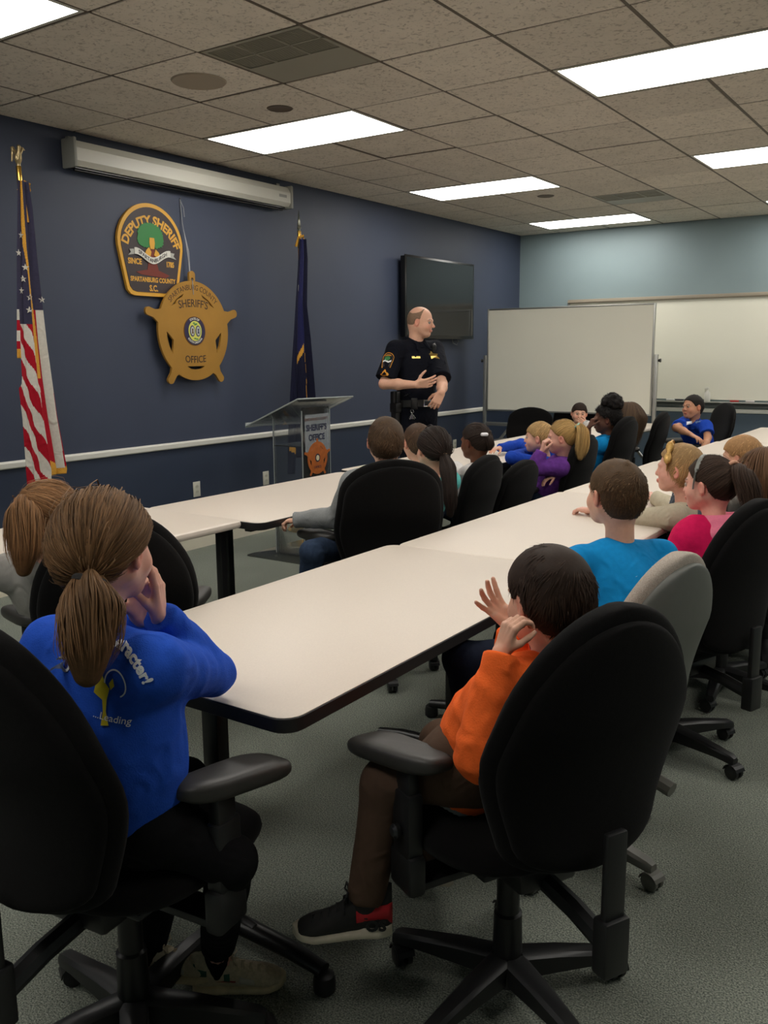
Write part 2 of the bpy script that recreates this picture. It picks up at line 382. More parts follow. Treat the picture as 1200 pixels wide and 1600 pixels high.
table(3.14, 3.90, 4.20, 5.74, 'bull', 'T', 'farthest table of the near row, seen at the right edge of the photo')
table(1.50, 2.26, -1.90, -.36, 'bull', 'P', 'nearest wall-row table, at the left edge, cream rounded edge, on post legs')
table(1.60, 2.34, -.35, 1.21, 'flat', 'T', 'black-edged table of the wall row in front of the clear lectern', dz=-.01)
table(1.58, 2.30, 1.22, 2.69, 'flat', 'T', 'third table of the wall row, in front of the deputy')
table(1.57, 2.29, 2.70, 4.20, 'bull', 'T', 'fourth table of the wall row, under the elbows of the blonde children')
table(1.57, 2.27, 4.21, 5.72, 'bull', 'T', 'farthest table of the wall row, below the rolling whiteboard')

# ------------------------------------------------------------------ task chairs
def ss(a, b, x): t = min(max((x-a)/(b-a), 0), 1); return t*t*(3-2*t)
def back_shape(name, W, Z0, Z1, T0, ycen, m, parent, tp=.10, c0=.74, e=.8, nv=30, nr=36, bulge=.0, inset=0, lean=.14, low=.74):
    V = []; hgt = Z1-Z0
    for i in range(nv+1):
        f = .5-.5*math.cos(PI*i/nv)
        z = Z0+hgt*f
        prof = low+(1-low)*ss(0, .5, f)-tp*ss(.45, 1, f)
        cap = (1-((f-c0)/(1-c0))**2.4) if f > c0 else 1
        capb = (1-(max(0, (.14-f)/.14))**2.4) if f < .14 else 1
        hw = max((W*prof-inset)*math.sqrt(max(cap, 0))*math.sqrt(max(capb, 0)), .0015)
        th = T0*(.55+.45*min(1, math.sqrt(max(cap*capb, 0))*1.1)) if 0 < i < nv else .004
        lean_y = -lean*(z-Z0)+.022*math.sin(PI*min(f*1.6, 1))     # lumbar belly forward
        for k in range(nr):
            a = 2*PI*k/nr; c, s = math.cos(a), math.sin(a)
            x = hw*math.copysign(abs(c)**e, c); y = th*math.copysign(abs(s)**.75, s)
            wrap = .028*(x/max(W, .01))**2
            V.append((x, ycen+y+lean_y+wrap, z))
    V = np.array(V); F = []
    for i in range(nv):
        for k in range(nr): F.append((i*nr+k, i*nr+(k+1) % nr, (i+1)*nr+(k+1) % nr, (i+1)*nr+k))
    me = npmesh(name, V, [np.array(F), np.array([list(range(nr))[::-1]]), np.array([[nv*nr+k for k in range(nr)]])])
    return link(name, me, m, parent)
def task_chair(style='black'):
    """origin at the floor below the hub, +y is forward"""
    r = empty('task_chair')
    kw = dict(tp=.22, c0=.60) if style != 'black' else {}
    fab, shell, pl = (M_fab, M_fab, M_pl) if style != 'grey' else (M_gfab, M_gsh, M_gpl)
    # seat
    n, rr = 14, 40; V = []; W, D = .245, .235
    for i in range(n+1):
        ph = -PI/2+PI*i/n; cz, sz = abs(math.cos(ph))**.45, math.sin(ph)
        for k in range(rr):
            a = 2*PI*k/rr; x = W*math.copysign(abs(math.cos(a))**.7, math.cos(a))*cz; y = D*math.copysign(abs(math.sin(a))**.7, math.sin(a))*cz
            z = .462+.045*math.copysign(abs(sz)**.8, sz) - (.05*max(0, (y-.12)/.12)**2) + .010*(x/W)**2
            V.append((x, y+.03, z))
    F = [(i*rr+k, i*rr+(k+1) % rr, (i+1)*rr+(k+1) % rr, (i+1)*rr+k) for i in range(n) for k in range(rr)]
    link('seat', npmesh('seat', V, [np.array(F)]), fab, r)
    bm = bmesh.new(); bx(bm, -.16, .16, -.13, .16, .408, .424, .006); bmo('seat_pan', bm, pl, r, True)
    back_shape('backrest', .243, .465, 1.025, .036, -.235, fab, r, **kw)
    back_shape('back_shell', .224, .48, .998, .030, -.262, shell, r, inset=0 if style != 'grey' else -.004, **kw)
    # spine, mechanism
    bm = bmesh.new()
    if style != 'grey': bx(bm, -.025, .025, -.335, -.318, .30, .58, .005); bx(bm, -.031, .031, -.345, -.305, .28, .40, .006)
    tube(bm, [(0, -.325, .33), (0, -.22, .355), (0, -.05, .375)], .022, 8)
    bmo('back_bracket', bm, pl, r, True)
    bm = bmesh.new(); bx(bm, -.075, .075, -.14, .10, .355, .41, .01); bmo('mechanism', bm, M_blk, r, True)
    bm = bmesh.new(); tube(bm, [(.07, .02, .385), (.18, .03, .375), (.25, .03, .365)], .006, 8); tube(bm, [(.25, .03, .365), (.31, .025, .355)], [.012, .008], 8, sq=.5); bmo('lever', bm, M_pl, r, True)
    bm = bmesh.new(); lathe(bm, [(.026, .36), (.026, .22), (.032, .215), (.034, .10), (.05, .095), (.055, .055), (.04, .045), (0, .045)], 20); bmo('gas_cylinder', bm, M_blk if style != 'grey' else pl, r, True)
    for s in ((-1, 1) if style != 'grey' else ()):
        bm = bmesh.new()
        bx(bm, s*.262-.018, s*.262+.018, -.035, .035, .43, .585, .007); bx(bm, s*.262-.013, s*.262+.013, -.027, .027, .56, .64, .005)
        bx(bm, s*.262-.02, s*.262+.02, -.045, .045, .36, .45, .01)
        M = None
        bx(bm, min(s*.08, s*.27), max(s*.08, s*.27), -.035, .035, .365, .383, .004)
        lathe(bm, [(0, 0), (.014, .002), (.016, .012), (.01, .018), (0, .018)], 12, Matrix.Translation((s*.282, 0, .50)) @ Matrix.Rotation(s*PI/2, 4, 'Y'))
        post = bmo('armrest_post', bm, pl, r, True)
        V = []; nn, kk = 12, 32
        for i in range(nn+1):
            ph = -PI/2+PI*i/nn
            for k in range(kk):
                a = 2*PI*k/kk; c, q = math.cos(a), math.sin(a); cz = abs(math.cos(ph))**.4
                y = .112*math.copysign(abs(q)**.55, q)*cz; x = (.050+.006*y/.135)*math.copysign(abs(c)**.6, c)*cz; z = .655+.024*math.copysign(abs(math.sin(ph))**.8, math.sin(ph))
                z += .010*(y/.135)**2*(1 if y < 0 else -1.2); x += s*.34*y
                V.append((s*.262+x, y+.03, z))
        F = [(i*kk+k, i*kk+(k+1) % kk, (i+1)*kk+(k+1) % kk, (i+1)*kk+k) for i in range(nn) for k in range(kk)]
        link('armrest_pad', npmesh('armrest_pad', V, [np.array(F)]), M_pad if style != 'grey' else pl, r)
    for k in range(5):
        a = 2*PI*k/5+.93; R = Matrix.Rotation(a, 4, 'Z')
        bm = bmesh.new(); rings = []
        for x, hw, zt, zb in ((.03, .030, .115, .06), (.12, .026, .108, .062), (.22, .021, .094, .062), (.27, .019, .086, .058), (.285, .014, .078, .056)):
            rings.append([bm.verts.new(p) for p in ((x, -hw, zb), (x, -hw, zt-.008), (x, -hw*.65, zt), (x, hw*.65, zt), (x, hw, zt-.008), (x, hw, zb))])
        for p, q in zip(rings, rings[1:]):
            for j in range(6): bm.faces.new((p[j], p[(j+1) % 6], q[(j+1) % 6], q[j]))
        bm.faces.new(rings[0]); bm.faces.new(rings[-1][::-1]); bmesh.ops.transform(bm, matrix=R, verts=bm.verts[:])
        lo = bmo('base_leg', bm, pl, r, True)
        cm = R @ Matrix.Translation((.27, 0, 0)) @ Matrix.Rotation(k*1.9+.5, 4, 'Z')
        bm = bmesh.new()
        for s in (-1, 1): lathe(bm, [(0, -.009), (.018, -.009), (.025, -.006), (.0265, 0), (.025, .006), (.018, .009), (0, .009)], 18, cm @ Matrix.Translation((.012, s*.012, .0265)) @ Matrix.Rotation(PI/2, 4, 'X'))
        for q in range(7):
            a0, a1 = PI*(.05+q*.12), PI*(.05+(q+1)*.12)
            bx(bm, -.001, .001, -.022, .022, -.0005, .0005, M=cm @ Matrix.Translation((.012-.0285*math.cos((a0+a1)/2), 0, .0265+.0285*math.sin((a0+a1)/2))) @ Matrix.Rotation((a0+a1)/2-PI/2, 4, 'Y') @ Matrix.Diagonal((6, 1, 3, 1)))
        tube(bm, [cm @ Vector((0, 0, .045)), cm @ Vector((0, 0, .062))], .008, 8)
        bmo('caster', bm, pl, lo, True)
    return r
CH = {}
def place_chair(x, y, deg, style, lab, sc=1.0, z=1.0, spin=0):
    if style not in CH: CH[style] = task_chair(style); o = CH[style]
    else: o = dup(CH[style], (0, 0, 0), 0)
    o.location = (x, y, 0); o.rotation_euler = (0, 0, math.radians(deg-90)); o.scale = (sc, sc, sc*z)
    for c in o.children:
        if c.name.startswith('base_leg'): c.rotation_euler.z = spin
    tag(o, lab, 'chair', 'task chairs'); return o
place_chair(4.135, -1.535, 153, 'oval', 'black fabric task chair in the foreground holding the boy in orange', z=.985)
place_chair(3.53, -2.10, 96, 'oval', 'black task chair cut by the lower left edge, holding the girl in the blue sweatshirt', spin=-.50)
place_chair(2.65, -1.40, 145, 'oval', 'black task chair behind the girl in blue, both armrests showing')
place_chair(2.67, .055, 140, 'black', 'large black task chair in mid room holding the boy with grey sleeves')
place_chair(2.40, .46, 150, 'black', 'black task chair under the girl with the long dark ponytail', z=.86)
place_chair(2.40, 1.05, 184, 'black', 'black task chair of the girl in white with the hair clip', z=.89)
place_chair(2.41, 1.50, 182, 'black', 'empty black task chair just left of the girl in purple', z=.82)
place_chair(2.54, 2.12, 184, 'black', 'black task chair of the girl in purple fleece', z=.92)
place_chair(2.46, 3.12, 180, 'black', 'black task chair of the child in cyan with the hair puff', z=.97)
place_chair(2.28, 3.62, 158, 'black', 'black task chair of the girl in the denim jacket', z=.84)
place_chair(2.40, 4.12, 186, 'black', 'black task chair just left of the boy in the royal blue T-shirt', z=.94)
place_chair(2.72, 4.95, 216, 'black', 'black task chair the boy in the royal blue T-shirt leans on', z=.97)
place_chair(1.08, 5.02, -72, 'black', 'empty black task chair in front of the rolling whiteboard', z=.87)
place_chair(1.28, 5.75, -70, 'black', 'black task chair of the dark-haired boy facing the camera', z=.88)
place_chair(4.01, -.87, 166, 'grey', 'grey task chair with beige cushion holding the boy in the cyan T-shirt', z=.93)
place_chair(4.05, -.05, 160, 'oval', 'large black task chair of the girl in the pink hoodie', z=.96)
place_chair(4.06, .66, 170, 'black', 'black task chair of the blonde girl with the gold bow')
place_chair(4.14, 1.18, 175, 'black', 'black task chair of the brown-haired girl at the right edge')
place_chair(4.08, 1.74, 180, 'black', 'black task chair of the blond child behind the girl in pink')

# ------------------------------------------------------------------ signed-distance modelling
def nv(v): v = np.asarray(v, float); return v/max(np.linalg.norm(v), 1e-9)
A3 = lambda *v: np.array(v, float)
def rotm(axis, deg):
    return np.array(Matrix.Rotation(math.radians(deg), 3, Vector(axis)))
class Sdf:
    """list of smooth-blended primitives, meshed by surface nets"""
    def __init__(s): s.p = []
    def rc(s, a, b, ra, rb, k=.01, cut=None, sub=False, sq=None):
        """round cone a-b; cut=(point, normal) keeps the side behind the normal; sq=(axis, factor) flattens along axis"""
        s.p.append(('rc', np.asarray(a, float), np.asarray(b, float), ra, rb, k, cut, sub, sq)); return s
    def el(s, c, r, M=None, k=.01, cut=None, sub=False):
        s.p.append(('el', np.asarray(c, float), np.asarray(r, float), np.eye(3) if M is None else M, None, k, cut, sub, None)); return s
    def bounds(s):
        lo, hi = np.full(3, 9e9), np.full(3, -9e9)
        for q in s.p:
            if q[7]: continue
            if q[0] == 'rc':
                r = max(q[3], q[4]); pts = [q[1]-r, q[1]+r, q[2]-r, q[2]+r]
            else: r = q[2].max(); pts = [q[1]-r, q[1]+r]
            for t in pts: lo = np.minimum(lo, t); hi = np.maximum(hi, t)
        return lo, hi
    def field(s, h, cutfn=None, noise=None, pad=None):
        lo, hi = s.bounds(); pad = pad or 4*h+.006; lo = lo-pad; hi = hi+pad
        n = np.ceil((hi-lo)/h).astype(int)+1
        F = np.full(n, .06, np.float32); ax = [(lo[i]+h*np.arange(n[i])).astype(np.float32) for i in range(3)]
        for q in s.p:
            kind, k, cut, sub = q[0], q[5], q[6], q[7]
            if kind == 'rc': r = max(q[3], q[4]); l2 = np.minimum(q[1], q[2])-r; h2 = np.maximum(q[1], q[2])+r
            else: r = q[2].max(); l2, h2 = q[1]-r, q[1]+r
            m = k+2.5*h+.004
            i0 = np.clip(np.floor((l2-m-lo)/h).astype(int), 0, n-1); i1 = np.clip(np.ceil((h2+m-lo)/h).astype(int)+1, 1, n)
            if np.any(i1 <= i0): continue
            sl = tuple(slice(a, b) for a, b in zip(i0, i1))
            X = ax[0][sl[0]][:, None, None]; Y = ax[1][sl[1]][None, :, None]; Z = ax[2][sl[2]][None, None, :]
            if kind == 'rc':
                a, b, ra, rb = q[1:5]; ba = b-a; L2 = float(ba@ba)+1e-12
                px, py, pz = X-a[0], Y-a[1], Z-a[2]
                t = np.clip((px*ba[0]+py*ba[1]+pz*ba[2])/L2, 0, 1)
                dx, dy, dz = px-t*ba[0], py-t*ba[1], pz-t*ba[2]
                if q[8] is not None:
                    axx, f = q[8]; e = dx*axx[0]+dy*axx[1]+dz*axx[2]; g = (1/f-1)*e
                    dx, dy, dz = dx+g*axx[0], dy+g*axx[1], dz+g*axx[2]
                d = np.sqrt(dx*dx+dy*dy+dz*dz)-(ra+(rb-ra)*t)
                if q[8] is not None: d = d*.75
            else:
                c, rr, M = q[1], q[2], q[3]
                px, py, pz = X-c[0], Y-c[1], Z-c[2]
                u = [(M[i, 0]*px+M[i, 1]*py+M[i, 2]*pz) for i in range(3)]
                k0 = np.sqrt(sum((u[i]/rr[i])**2 for i in range(3))); k1 = np.sqrt(sum((u[i]/rr[i]**2)**2 for i in range(3)))
                d = k0*(k0-1)/np.maximum(k1, 1e-6)
            if cut is not None:
                cp, cn = cut; d = np.maximum(d, (X-cp[0])*cn[0]+(Y-cp[1])*cn[1]+(Z-cp[2])*cn[2])
            d = d.astype(np.float32); G = F[sl]
            if sub:
                d = -d; hh = np.clip(.5-.5*(G-d)/k, 0, 1) if k > 1e-4 else (G < d).astype(np.float32)
                F[sl] = G*(1-hh)+d*hh+k*hh*(1-hh)
            else:
                hh = np.clip(.5+.5*(G-d)/k, 0, 1); F[sl] = G*(1-hh)+d*hh-k*hh*(1-hh)
        if cutfn is not None or noise is not None:
            I = np.nonzero(np.abs(F) < .03); P = np.stack([ax[i][I[i]] for i in range(3)], 1)
            v = F[I]
            if noise is not None: v = v+noise(P)
            if cutfn is not None: v = np.maximum(v, cutfn(P))
            F[I] = v
            if cutfn is not None:
                I = np.nonzero(F < -.0299); P = np.stack([ax[i][I[i]] for i in range(3)], 1); F[I] = np.maximum(F[I], cutfn(P))
        return F, lo, h
    def mesh(s, h, cutfn=None, noise=None):
        return nets(*s.field(h, cutfn, noise))
def nets(F, lo, h):
    S = F < 0
    c = S[:-1, :-1, :-1].astype(np.int8)
    n = np.zeros_like(c)
    for i in (0, 1):
        for j in (0, 1):
            for k in (0, 1): n += S[i:F.shape[0]-1+i, j:F.shape[1]-1+j, k:F.shape[2]-1+k]
    A = (n > 0) & (n < 8); I = np.argwhere(A)
    idx = np.full(A.shape, -1, np.int32); idx[A] = np.arange(len(I))
    acc = np.zeros((len(I), 3)); cnt = np.zeros(len(I))
    cor = [(i, j, k) for i in (0, 1) for j in (0, 1) for k in (0, 1)]
    val = {q: F[I[:, 0]+q[0], I[:, 1]+q[1], I[:, 2]+q[2]] for q in cor}
    for q in cor:
        for a in range(3):
            if q[a] == 0:
                r = list(q); r[a] = 1; r = tuple(r); v0, v1 = val[q], val[r]; m = (v0 < 0) != (v1 < 0)
                t = np.where(m, v0/np.where(m, v0-v1, 1), 0)
                p = np.tile(np.array(q, float), (len(I), 1)); p[:, a] += t
                acc[m] += p[m]; cnt[m] += 1
    V = lo+h*(I+acc/np.maximum(cnt, 1)[:, None])
    Q = []
    for a in range(3):
        b, c2 = (a+1) % 3, (a+2) % 3
        s0 = [slice(None)]*3; s1 = [slice(None)]*3; s0[a] = slice(0, -1); s1[a] = slice(1, None)
        E = S[tuple(s0)] != S[tuple(s1)]; J = np.argwhere(E)
        J = J[(J[:, b] > 0) & (J[:, c2] > 0) & (J[:, b] < S.shape[b]-1) & (J[:, c2] < S.shape[c2]-1)]
        if not len(J): continue
        inside = S[J[:, 0], J[:, 1], J[:, 2]]
        def cell(db, dc):
            K = J.copy(); K[:, b] -= db; K[:, c2] -= dc; return idx[K[:, 0], K[:, 1], K[:, 2]]
        q = np.stack([cell(1, 1), cell(0, 1), cell(0, 0), cell(1, 0)], 1)
        q[~inside] = q[~inside][:, ::-1]; q = q[(q >= 0).all(1)]; Q.append(q)
    return V, np.concatenate(Q) if Q else np.zeros((0, 4), int)
def joinm(parts):
    V, F, C, o = [], [], [], 0
    for p in parts:
        V.append(p[0]); F.append(p[1]+o); C.append(p[2] if len(p) > 2 else np.ones((len(p[0]), 3))); o += len(p[0])
    return np.concatenate(V), F, np.concatenate(C)
def smooth_noise(seed, amp, freq, ax=None, ridge=False):
    r = np.random.default_rng(seed); K = r.normal(size=(6, 3)); K /= np.linalg.norm(K, axis=1)[:, None]
    if ax is not None: K = K-.75*(K@np.outer(ax, ax)); 
    K *= freq*r.uniform(.6, 1.6, (6, 1)); ph = r.uniform(0, 6.28, 6)
    def f(P):
        W = np.sin(P@(K[:3]*.5).T+ph[:3])
        v = sum(np.sin(P@K[i]+ph[i]+1.6*W[:, i % 3]) for i in range(6))/6
        return amp*v*1.6
    return f

SKIN = {'fair': srgb(222, 172, 146), 'pink': srgb(224, 170, 150), 'tan': srgb(190, 138, 108), 'brown': srgb(108, 68, 48), 'dark': srgb(100, 66, 50)}
M_skin = mat('skin', (.6, .4, .3, 1), .5, attr=True, spec=.35, noise=(90, .05), bump=(160, .12, .001))
M_skin.node_tree.nodes['Principled BSDF'].inputs['Subsurface Weight'].default_value = .08
M_skin.node_tree.nodes['Principled BSDF'].inputs['Subsurface Radius'].default_value = (.012, .004, .002)
M_hair = mat('hair_strands', (.1, .06, .03, 1), .62, attr=True, spec=.22)
M_eye = mat('eyeball', (1, 1, 1, 1), .15, attr=True)
def cloth(name, rgb, rough=.9, sheen=.0, bump=(420, .35, .0012), noise=(70, .07), fold=(13, .55, .014)):
    m = mat(name, srgb(*rgb), rough, spec=.15, sheen=sheen, noise=noise, bump=bump); nt = m.node_tree
    if fold:        # soft creases under the weave
        b = nt.nodes['Principled BSDF']; old = b.inputs['Normal'].links[0].from_node; tc = [n for n in nt.nodes if n.type == 'TEX_COORD'][0]
        n = nt.nodes.new('ShaderNodeTexNoise'); n.inputs['Scale'].default_value = fold[0]; n.inputs['Detail'].default_value = 2.5; n.inputs['Distortion'].default_value = 1.4
        n.noise_type = 'RIDGED_MULTIFRACTAL' if hasattr(n, 'noise_type') else n.noise_type
        nt.links.new(tc.outputs['Object'], n.inputs['Vector']); bp = nt.nodes.new('ShaderNodeBump'); bp.inputs['Strength'].default_value = fold[1]; bp.inputs['Distance'].default_value = fold[2]
        nt.links.new(n.outputs['Fac'], bp.inputs['Height']); nt.links.new(bp.outputs['Normal'], old.inputs['Normal'])
    return m

# ------------------------------------------------------------------ head
HE_C, HE_R = A3(0, -.016, .012), A3(.083, .104, .106)
def head_axes(yaw, pitch, roll=0):
    y, p = math.radians(yaw), math.radians(pitch)
    f = A3(math.cos(y)*math.cos(p), math.sin(y)*math.cos(p), math.sin(p)); r = A3(math.sin(y), -math.cos(y), 0); u = np.cross(r, f)
    q = math.radians(roll); r2 = r*math.cos(q)+u*math.sin(q); u2 = np.cross(r2, f)
    return np.stack([r2, f, u2])            # rows: right, forward, up
def head_sdf(S, C, R, s, kid, neck, bald=False):
    w = lambda *v: C+s*(A3(*v)@R)
    E = lambda c, r, k, M=None, sub=False: S.el(w(*c), A3(*r)*s, R if M is None else M@R, k*s, sub=sub)
    g = 1.0 if kid else 0
    E((0, -.014, .03), (.077, .097, .085), .01)
    E((0, -.035, -.02), (.066, .07, .07), .03)
    E((0, .028, -.03), (.060+.004*g, .060, .075-.004*g), .03)
    E((0, .052, -.090+.006*g), (.026+.003*g, .026, .020), .03)
    for q in (-1, 1):
        S.rc(w(q*.054, -.008, -.045), w(q*.020, .052, -.088+.006*g), .020*s, .018*s, .03*s)
        E((q*.036, .052, -.034), (.026+.004*g, .028, .028), .02)
        E((q*.085, -.004, -.006), (.009, .018, .030), .006, rotm((0, 0, 1), -q*22)@rotm((1, 0, 0), 8))
        E((q*.091, -.001, -.004), (.0045, .0095, .017), .004, rotm((0, 0, 1), -q*22)@rotm((1, 0, 0), 8), sub=True)
        E((q*.031, .100, .002), (.017, .015, .009), .012, sub=True)
        S.rc(w(q*.012, .086, .017), w(q*.042, .076, .018), .009*s, .007*s, .012*s)
        E((q*.010, .098-.003*g, -.030), (.007, .007, .006), .006)
    n = .012*g
    S.rc(w(0, .084, .006), w(0, .108-n, -.027), .008*s, .0105*s, .012*s)
    E((0, .0905, -.058), (.021, .009, .0055), .006); E((0, .0875, -.0665), (.018, .010, .006), .005)
    S.rc(w(-.019, .0975, -.0622), w(.019, .0975, -.0622), .0022*s, .0022*s, .003*s, sub=True)
    if neck is not None:
        rn = (.056 if not kid else .047)*s
        S.rc(w(0, -.030, -.045), neck, rn, rn*1.06, .03*s)
def head_color(V, C, R, s, skin, brow=None, beard=False):
    L = ((V-C)@R.T)/s; x, y, z = L.T; col = np.tile(np.array(skin[:3]), (len(V), 1))
    def mixc(m, c, a): col[m] = col[m]*(1-a)+np.array(c[:3])*a
    sk = np.array(skin[:3]); red = np.minimum(sk*A3(1.12, .62, .62), 1)
    mixc((np.abs(x) < .022) & (y > .078) & (z < -.053) & (z > -.072), sk*A3(.85, .42, .40), .7)
    ck = np.exp(-(((np.abs(x)-.042)/.02)**2+((z+.03)/.022)**2))*(y > .03); col[:] = col*(1-.35*ck[:, None])+red*.35*ck[:, None]
    mixc((np.abs(x) > .074) & (np.abs(y+.004) < .03) & (np.abs(z) < .04), red, .45)
    mixc((np.abs(x) < .014) & (y > .09) & (z < -.018) & (z > -.04), red, .3)
    if brow is not None:
        bz = .0205+.004*np.sin(np.clip((np.abs(x)-.014)/.034, 0, 1)*PI)
        mixc((np.abs(x) > .013) & (np.abs(x) < .047) & (np.abs(z-bz) < .0042) & (y > .05), brow, .75)
    if beard: mixc((z < -.045) & (y > .0), sk*.72, .25)
    return col
def eyes(parent, C, R, s, iris=(70, 45, 30)):
    for q in (-1, 1):
        n = 16; V = []; Cc = []
        for i in range(n+1):
            a = PI*i/n
            for k in range(20): b = 2*PI*k/20; V.append((math.sin(a)*math.cos(b), math.cos(a), math.sin(a)*math.sin(b)))
        V = np.array(V); ang = np.degrees(np.arccos(np.clip(V[:, 1], -1, 1)))
        col = np.tile(np.array(srgb(158, 146, 136)[:3]), (len(V), 1)); col[ang < 32] = srgb(*iris)[:3]; col[ang < 14] = (.005, .005, .005)
        F = np.array([(i*20+k, i*20+(k+1) % 20, (i+1)*20+(k+1) % 20, (i+1)*20+k) for i in range(n) for k in range(20)])
        W = C+s*((A3(q*.031, .0775, .001)+V*.0118)@R)
        link('eye', npmesh('eye', W, [F], col=col), M_eye, parent)

# ------------------------------------------------------------------ hair
def el_pt(d, off=0.0):
    """point on the hair ellipsoid in direction d (n,3)"""
    t = 1/np.sqrt((d[:, 0]/HE_R[0])**2+(d[:, 1]/HE_R[1])**2+(d[:, 2]/HE_R[2])**2)
    return HE_C+d*(t+off)[:, None] if hasattr(off, '__len__') else HE_C+d*(t+off)[:, None]
HL_Y = [-.14, -.085, -.05, -.03, -.018, .004, .016, .028, .046, .062, .085, .13]
HL = {'short': [-.076, -.080, -.072, -.045, .010, .016, .004, .000, .030, .052, .066, .070],
      'crew':  [-.080, -.086, -.070, -.035, .012, .020, .012, .010, .030, .052, .066, .070],
      'fringe': [-.078, -.082, -.076, -.05, .008, .016, .004, .004, .020, .036, .040, .042],
      'tied': [-.060, -.066, -.050, -.024, .012, .014, .014, .020, .036, .055, .067, .070],
      'long': [-.10, -.10, -.09, -.08, -.08, -.07, -.05, -.02, .02, .048, .064, .068],
      'bald': [-.050, -.056, -.048, -.03, .012, .018, .016, .075, .2, .2, .2, .2]}
def hairline(style, P):
    v = np.interp(P[:, 1], HL_Y, HL[style])
    return v
def slerp(a, b, t):
    w_ = np.arccos(np.clip((a*b).sum(1), -1, 1)); s_ = np.maximum(np.sin(w_), 1e-4)
    return (np.sin((1-t)*w_)/s_)[:, None]*a+(np.sin(t*w_)/s_)[:, None]*b
def ribbons(P, wd, base, var, seed=0, taper=True, C0=None):
    """P (n, m, 3) polylines -> three-sided strands"""
    n, m = P.shape[:2]; r = np.random.default_rng(seed)
    T = np.gradient(P, axis=1); T /= np.maximum(np.linalg.norm(T, axis=2, keepdims=True), 1e-9)
    ref = P-(P.mean(axis=(0, 1)) if C0 is None else C0); N = ref-(ref*T).sum(2, keepdims=True)*T; N /= np.maximum(np.linalg.norm(N, axis=2, keepdims=True), 1e-9)
    B = np.cross(T, N); u = np.linspace(0, 1, m); ww = wd*(np.sin(np.clip(u*1.05+.12, 0, 1)*PI)**.5 if taper else np.ones(m)); ww[-1] *= .25
    ww = ww[None, :, None]*r.uniform(.6, 1.3, (n, 1, 1))
    V = np.stack([P+B*ww, P+N*ww*.6, P-B*ww], 2).reshape(-1, 3)
    i = (np.arange(n)[:, None, None]*m+np.arange(m-1)[None, :, None])*3; k = np.arange(2)[None, None, :]
    F = np.stack([i+k, i+k+1, i+4+k, i+3+k], 3).reshape(-1, 4)
    c = np.array(base[:3])*(1+var*r.uniform(-1, 1, (n, 1)))*(1+np.array([[.12, .0, -.12]])*r.uniform(-1, 1, (n, 1))*var)
    c = np.repeat(np.maximum(c, .002), m*3, 0)
    return V, F, c
def locks(D, seed, f=9.):
    r = np.random.default_rng(seed); K = r.normal(size=(5, 3))*f; ph = r.uniform(0, 6.28, 5)
    return sum(np.sin(D@K[i]+ph[i]+1.3*np.sin(D@K[(i+1) % 5]*.6)) for i in range(5))/2.6
def dirs(n, seed):
    r = np.random.default_rng(seed); d = r.normal(size=(n, 3)); return d/np.linalg.norm(d, axis=1)[:, None]
